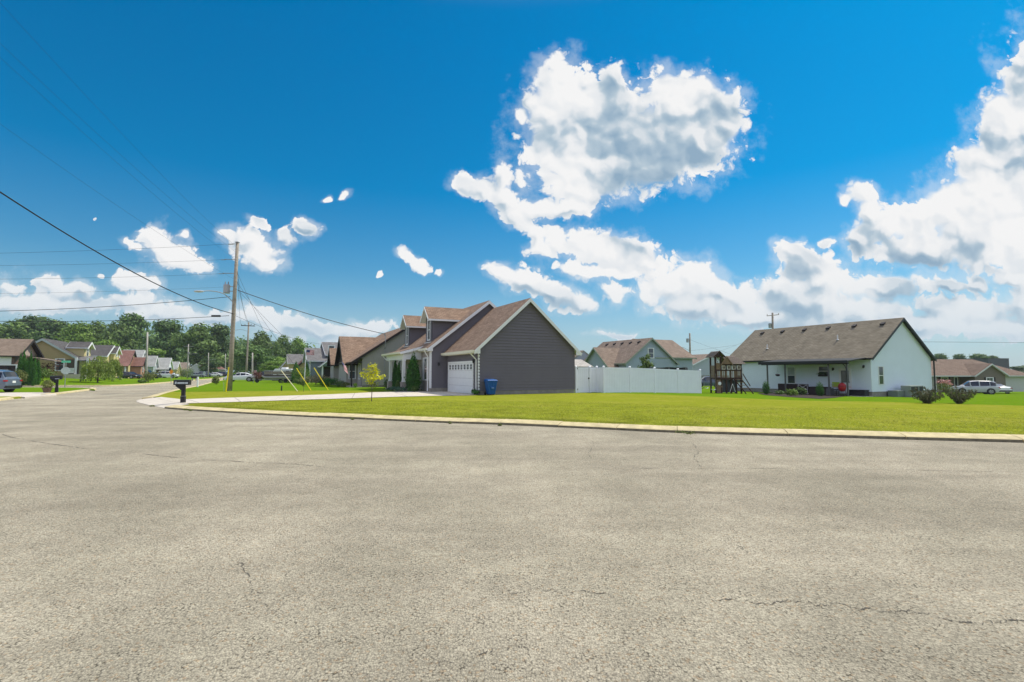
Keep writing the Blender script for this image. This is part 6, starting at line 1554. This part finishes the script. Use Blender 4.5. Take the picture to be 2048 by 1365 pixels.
m = MB(); [m.box(.02 + k * .11, .12 + k * .11, -.05, -.035, 0, zd - .16) for k in range(5)]; m.box(0, .6, -.064, -.051, .5, .6); lowp = m.build('lower_panel', wl_, t)
m = MB(); m.lathe([(.03, 0), (.14, .01), (.15, .03), (.03, .04)], n=16); m.v = [(p[0] + .3, -.07 - p[2], p[1] + .82) for p in m.v]; m.build('toy_wheel', white, t)
m = MB(); [m.box(.06 + k * .10, .15 + k * .10, -.05, -.035, zd + .70, 2.55) for k in range(4)]; m.build('upper_panel', wl_, t)
for x in (.54, 1.03, 1.48, 1.93):
    m = MB(); a = .30; m.box(x, x + a, -.11, -.092, 2.01, 2.33); w_ = m.build('window_frame', pmat('cream_board', (.55, .50, .40), .7), t)
    m = MB(); m.box(x + .05, x + .13, -.118, -.111, 2.06, 2.28); m.box(x + .17, x + .25, -.118, -.111, 2.06, 2.28); m.build('opening', darkbrown, w_)
# low roof: gable to the front, ridge going back
def smallroof(x0, x1, y0, y1, ze, zr, mat, gb):
    m = MB(); xm = (x0 + x1) / 2
    for a, b in ((x0, xm), (x1, xm)):
        m.hexa([(a, y0, ze), (b, y0, zr), (b, y1, zr), (a, y1, ze)], [(a, y0, ze + .05), (b, y0, zr + .05), (b, y1, zr + .05), (a, y1, ze + .05)])
        for k in range(1, 7):
            f = k / 7; xx = a + (b - a) * f; z = ze + (zr - ze) * f + .05
            m.box(min(xx, xx + (a - b) * .03), max(xx, xx + (a - b) * .03), y0, y1, z - .02, z + .015)
    o = m.build('roof', mat, t)
    m = MB(); m.beam((x0, y0 - .03, ze + .07), (xm, y0 - .03, zr + .07), .05, .13); m.beam((x1, y0 - .03, ze + .07), (xm, y0 - .03, zr + .07), .05, .13); m.build('barge_board', wd_, t)
    m = MB(); m.add([(x0 + .2, y0 + .09, ze + .02), (x1 - .2, y0 + .09, ze + .02), (xm, y0 + .09, zr - .05)], [(0, 1, 2)]); m.add([(x0 + .2, y0 + .1, ze + .02), (x1 - .2, y0 + .1, ze + .02), (xm, y0 + .1, zr - .05)], [(2, 1, 0)]); m.build('gable_board', gb, t)
smallroof(-.28, .80, -.25, 1.1, 3.02, 3.52, rw, wd_)
# big low roof: ridge runs along the set
m = MB(); ze, zr = 2.46, 3.12
for sg in (0, 1):
    y0, y1 = (-.35, .5) if sg == 0 else (1.4, .5)
    m.hexa([(1.25, y0, ze), (X2 + .25, y0, ze), (X2 - .25, y1, zr), (.80, y1, zr)], [(1.25, y0, ze + .05), (X2 + .25, y0, ze + .05), (X2 - .25, y1, zr + .05), (.80, y1, zr + .05)])
for k in range(1, 7):
    f = k / 7; y = -.35 + .85 * f; z = ze + (zr - ze) * f + .05; m.box(1.25 - .4 * f, X2 + .23 - .45 * f, y - .03, y, z - .02, z + .015)
m.build('roof', rw, t)
m = MB(); m.beam((.28, -.44, ze - .02), (.80, -.44, 3.14), .06, .14); m.beam((1.34, -.44, ze - .02), (.80, -.44, 3.14), .06, .14); m.prism([(.40, 2.46), (1.22, 2.46), (.80, 3.0)], -.42, -.38, 'y'); m.build('gable_board', wl_, t)
# ladder at the right
m = MB(); m.beam((X2 - .1, -.12, zd), (X2 + .62, -.75, .02), .06, .14); m.beam((X2 - .75, -.12, zd), (X2 - .02, -.75, .02), .06, .14); lad = m.build('ladder', wd_, t)
m = MB()
for k in range(5):
    f = (k + .6) / 5.3; x = X2 - .75 + .72 * f; m.box(x, x + .64, -.12 - .63 * f - .05, -.12 - .63 * f + .05, zd * (1 - f), zd * (1 - f) + .035)
m.build('step', wl_, lad)
m = MB(); m.tube([(X2 + .1, -.1, zd + .35), (X2 + .5, -.5, .6), (X2 + .7, -.7, .15)], .04, 6)
m = MB(); m.tube([(X2 + .1, -.1, zd + .35), (X2 + .5, -.5, .6)], .04, 6); m.build('handrail', wd_, t)
# slide folded behind the deck, dark lattice below it
m = MB(); m.box(.6, 1.75, .3, .33, .05, 1.15); m.box(1.76, 2.2, .5, .53, .05, 1.1); m.build('lower_board', pmat('slate_board', (.10, .11, .12), .7), t)
m = MB(); m.tube([(1.2, -.1, .1), (1.45, -.1, .8)], .02, 5); m.tube([(1.7, -.1, .1), (1.45, -.1, .8)], .02, 5); m.build('brace', white, t)
# small white gliders on the grass beside it
for px, v, lab in ((1404, 779, 'dark swing seat hanging at the end of the white fence'), (1413, 778.5, 'curved white swing seat left of the playset'), (1427, 783, 'second curved white swing seat nearer to the playset')):
    b_ = onlawn(px, v + 4); t3 = thing('swing_seat', lab, 'swing', b_ + Vector((0, 0, .05)), group='swing seats by the playset'); m = MB()
    m.hexa([(-.2, -.08, .28), (0, -.08, .18), (0, .08, .18), (-.2, .08, .28)], [(-.2, -.08, .31), (0, -.08, .21), (0, .08, .21), (-.2, .08, .31)]); m.hexa([(0, -.08, .18), (.2, -.08, .28), (.2, .08, .28), (0, .08, .18)], [(0, -.08, .21), (.2, -.08, .31), (.2, .08, .31), (0, .08, .21)])
    m.build('seat', black if 'dark' in lab else white, t3); m = MB(); m.tube([(-.18, 0, .3), (-.2, 0, 1.6)], .008, 4); m.tube([(.18, 0, .3), (.2, 0, 1.6)], .008, 4); m.build('chain', metal, t3)

# ================================================================== patio things at the white house
wick = pmat('brown_wicker', (.035, .022, .020), .8, .3, scale=20)
def ppt(px, x): # point along the patio, at depth x in front of the wall, seen at px
    C_ = wl(x, 0); s_ = solve(C_, V, px); return wl(x, s_, .07)
t = thing('patio_sofa', 'long dark brown wicker sofa behind the first patio post', 'sofa', ppt(1590, -1.7), ANG - R(90)); m = MB()
# along local x, back towards the camera
a = 1.45
m.box(-a, a, -.42, .42, .12, .42); so_ = m.build('seat', wick, t, bevel=.03)
m = MB(); m.box(-a, a, .30, .46, .12, .92); m.build('backrest', wick, t, bevel=.04)
for x in (-a, a - .16): m = MB(); m.box(x, x + .16, -.42, .40, .12, .68); m.build('armrest', wick, t, bevel=.03)
m = MB(); [m.box(-a + .2 + k * .87, -a + 1.05 + k * .87, -.36, .26, .42, .54) for k in range(3)]; m.build('cushion', pmat('cushion_grey', (.20, .20, .21), .9), t, bevel=.03)
t.rotation_euler.z = ANG + R(90)
t = thing('patio_table', 'dark brown wicker storage table in the middle of the patio', 'table', ppt(1638, -2.0), ANG + R(90)); m = MB(); m.box(-.75, .75, -.4, .4, .05, .66); m.build('base', wick, t, bevel=.02); m = MB(); m.box(-.8, .8, -.45, .45, .662, .71); m.build('tabletop', wick, t, bevel=.01)
t = thing('crossed_chair', 'light metal chair with a crossed back between sofa and wicker table', 'chair', ppt(1609, -2.2), ANG + R(90)); wm = pmat('pale_metal_frame', (.45, .46, .45), .5)
m = MB(); m.box(-.42, .42, -.35, .3, .38, .43); m.build('seat', wick, t)
m = MB(); m.tube([(-.42, .3, 0), (-.42, .34, .88), (.42, .34, .88), (.42, .3, 0)], .022, 6); m.tube([(-.42, .32, .45), (.42, .34, .86)], .018, 5); m.tube([(.42, .32, .45), (-.42, .34, .86)], .018, 5); m.build('back_frame', wm, t)
for x in (-.4, .4): m = MB(); m.tube([(x, -.33, 0), (x, -.33, .6), (x, .3, .6)], .02, 5); m.build('leg', wm, t)
t = thing('planter_box', 'grey ribbed planter box right of the wicker table', 'planter', ppt(1654, -2.1), ANG + R(90)); m = MB(); gm = pmat('planter_grey', (.11, .11, .11), .7)
m.box(-.35, .35, -.25, .25, 0, .62); [m.box(-.34 + k * .12, -.28 + k * .12, -.27, -.25, .04, .58) for k in range(6)]; m.build('box', gm, t)
t = thing('side_chair', 'dark patio chair with thin frame by the second pair of posts', 'chair', ppt(1672, -1.0), ANG + R(20)); m = MB(); m.box(-.28, .28, -.26, .26, .42, .46); m.build('seat', black, t)
m = MB(); m.tube([(-.28, .26, 0), (-.28, .30, .98), (.28, .30, .98), (.28, .26, 0)], .018, 5); m.tube([(-.28, .29, .7), (.28, .29, .7)], .014, 5); m.build('back_frame', metal, t); m = MB(); m.tube([(-.28, -.26, 0), (-.28, -.26, .64), (-.28, .26, .66)], .016, 5); m.tube([(.28, -.26, 0), (.28, -.26, .64), (.28, .26, .66)], .016, 5); m.build('armrest', metal, t)
t = thing('kamado_grill', 'red egg shaped grill on a black stand with side shelves at the patio door', 'grill', ppt(1683, -2.0), ANG - R(60)); t.scale = (.86,) * 3; redg = pmat('grill_red', (.42, .012, .018), .3, .08, spec=.6)
m = MB(); m.lathe([(.12, .42), (.24, .48), (.32, .66), (.34, .84), (.345, .92)], n=18); m.build('base', redg, t, smooth=True)
m = MB(); m.lathe([(.345, .935), (.33, 1.05), (.25, 1.18), (.12, 1.25), (.10, 1.26)], n=18); m.build('lid', redg, t, smooth=True)
m = MB(); m.lathe([(.35, .915), (.355, .94)], n=18); m.lathe([(.07, 1.26), (.07, 1.33), (.09, 1.35)], n=10); m.build('band', black, t)
m = MB(); m.box(.36, .72, -.22, .22, .86, .89); m.box(-.72, -.36, -.22, .22, .86, .89); m.build('side_shelf', redg, t)
for x, y in ((-.34, -.34), (.34, -.34), (-.34, .34), (.34, .34)): m = MB(); m.tube([(x, y, 0), (x * .72, y * .72, .62)], .022, 6); m.build('leg', black, t)
m = MB(); m.tube([(-.3, -.3, .14), (.3, -.3, .14), (.3, .3, .14), (-.3, .3, .14), (-.3, -.3, .14)], .018, 5); m.build('stand_ring', black, t)
t = thing('green_chair', 'patio chair with a lime green back behind the red grill', 'chair', ppt(1671, -.55), ANG - R(90)); m = MB(); m.box(-.3, .3, -.05, .02, .68, 1.12); m.build('backrest', pmat('lime_cushion', (.38, .50, .06), .8), t); m = MB(); m.box(-.3, .3, -.5, .0, .42, .5); m.build('seat', black, t)
for x in (-.28, .28):
    for y in (-.46, -.02): m = MB(); m.tube([(x, y, 0), (x, y, .44)], .02, 5); m.build('leg', black, t)
t = thing('storage_box', 'low black storage box against the white wall right of the grill', 'box', ppt(1716, -.55), ANG + R(90)); m = MB(); m.box(-.62, .62, -.32, .32, 0, .45); m.build('body', pmat('deck_box_black', (.02, .022, .025), .6), t, bevel=.02); m = MB(); m.box(-.65, .65, -.35, .35, .452, .50); m.build('lid', black, t, bevel=.02)
q = wl(-2.6, 6.65, 0); t = thing('hanging_basket', 'dark hanging flower basket under the patio roof between two posts', 'basket', q + Vector((0, 0, 1.70))); m = MB(); m.lathe([(.04, -.02), (.14, .0), (.20, .10), (.21, .14)], n=12); m.build('bowl', pmat('basket_brown', (.03, .02, .015), .9), t)
m = MB(); [m.tube([(.2 * math.cos(a), .2 * math.sin(a), .14), (0, 0, .5)], .006, 4) for a in (0, 2.1, 4.2)]; m.tube([(0, 0, .5), (0, 0, .82)], .006, 4); m.build('chain', metal, t)
leafobj('plant', leaves([((0, 0, .14), (.18, .18, .06))], 120, .035, 5), lf_red, t)
q = wl(-.35, 3.95, 1.72); t = thing('window_box', 'small plant box fixed under the kitchen window of the white house', 'window box', q, ANG - R(90)); m = MB(); m.box(-.4, .4, .12, .3, -.05, .12); m.build('box', darkbrown, t); leafobj('plant', leaves([((0, .2, .2), (.5, .14, .12))], 240, .045, 6), lf_dark, t)
# grey air conditioning unit by the gable
for lab, t0, t1, zz, col in (('low grey green utility box at the foot of the white gable wall', 2.05, 3.55, .52, (.16, .19, .17)), ('large louvred grey air conditioning unit below the white gable wall', 3.15, 5.75, .95, (.24, .27, .25))):
    c = wl(t0, -.9 if zz < .6 else -1.35); t = thing('ac_unit', lab, 'air conditioner', (c.x, c.y, H(c.x, c.y)), ANG, 'units beside the white gable'); w_ = (t1 - t0) * .78; m = MB(); m.box(0, w_, 0, .75, 0, zz); bo = m.build('casing', pmat('ac_' + str(zz), col, .6, .05), t, bevel=.015)
    if zz > .6:
        m = MB(); m.box(.06, w_ * .58, -.012, -.002, .45, zz - .08); m.box(w_ * .66, w_ - .06, -.012, -.002, .45, zz - .08); m.build('grille', black, t)
        m = MB(); m.box(w_ * .68, w_ * .78, -.014, -.002, .12, .36); m.box(w_ * .82, w_ * .92, -.014, -.002, .12, .36); m.build('label_plate', pmat('plate_yellow', (.42, .42, .25), .6), t)
# hostas and mulch in front of the patio
l_ = onlawn(1583, 792); t = bush('hosta_clump', 'pale green hosta clump at the edge of the patio bed', 0, 0, 1.0, .55, lf_light, 97, 420, .09, loc=l_)
l_ = onlawn(1602, 791); bush('hosta_clump', 'darker leafy plant right of the pale hosta', 0, 0, .9, .7, lf_dark, 98, 420, .08, loc=l_)
l_ = onlawn(1560, 790); bush('mulch_bed_plant', 'low dark plant at the foot of the patio sofa', 0, 0, .9, .4, lf_dark, 99, 300, .07, loc=l_)
pts = [onlawn(*p) for p in ((1515, 787.5), (1530, 791), (1580, 795), (1640, 798.5), (1668, 796.5), (1700, 792), (1640, 790), (1560, 786))]
m = MB(); m.add([(p.x, p.y, H(p.x, p.y) + .02) for p in pts], [tuple(range(len(pts)))]); o = m.build('mulch_bed', pmat('mulch', (.035, .022, .015), .95, .4, scale=12, bump=.8))
if o.data.polygons[0].normal.z < 0: o.data.flip_normals()
tag(o, kind='structure')
# weeds growing in the gutter line
for k, (px, v) in enumerate(((305, 813.5), (372, 821), (1378, 868), (1362, 866), (380, 822.5), (705, 840), (900, 848), (1000, 852))):
    l_ = FLAT(px, v); bush('kerb_weed', ('tuft of weeds in the gutter near the drive mouth', 'weed tuft in the gutter below the near mailbox', 'largest weed tuft in the middle of the long kerb', 'smaller weed tuft beside the largest one', 'tiny weed sprig right of the mailbox tuft', 'thin weed sprig on the kerb below the yellow tree', 'thin weed sprig on the kerb below the garage', 'thin weed sprig on the kerb below the blue bin')[k], 0, 0, (.3, .3, .5, .3, .15, .14, .14, .14)[k], .07, lf_bush, 110 + k, 90, .03, loc=l_, group='weeds along the kerb')

# playset side boards
m = MB(); [m.box(-.05, -.035, .06 + k * .13, .15 + k * .13, zd + .02, 2.35) for k in range(5)]; m.build('side_panel', wl_, t_play)
# ================================================================== thin summer haze
m = MB(); m.box(-330, 330, -40, 335, -4.2, 29); o = m.build('haze', None, uv=False); o.data.materials.clear()
hm = bpy.data.materials.new('haze'); hm.use_nodes = True; hn = hm.node_tree; hn.nodes.clear()
ho = hn.nodes.new('ShaderNodeOutputMaterial'); hp = hn.nodes.new('ShaderNodeVolumePrincipled'); hp.inputs['Density'].default_value = .0002
hp.inputs['Color'].default_value = (.80, .90, 1.0, 1); hn.links.new(hp.outputs[0], ho.inputs['Volume']); o.data.materials.append(hm)
tag(o, kind='stuff'); o['label'] = 'thin pale summer haze over the far trees'
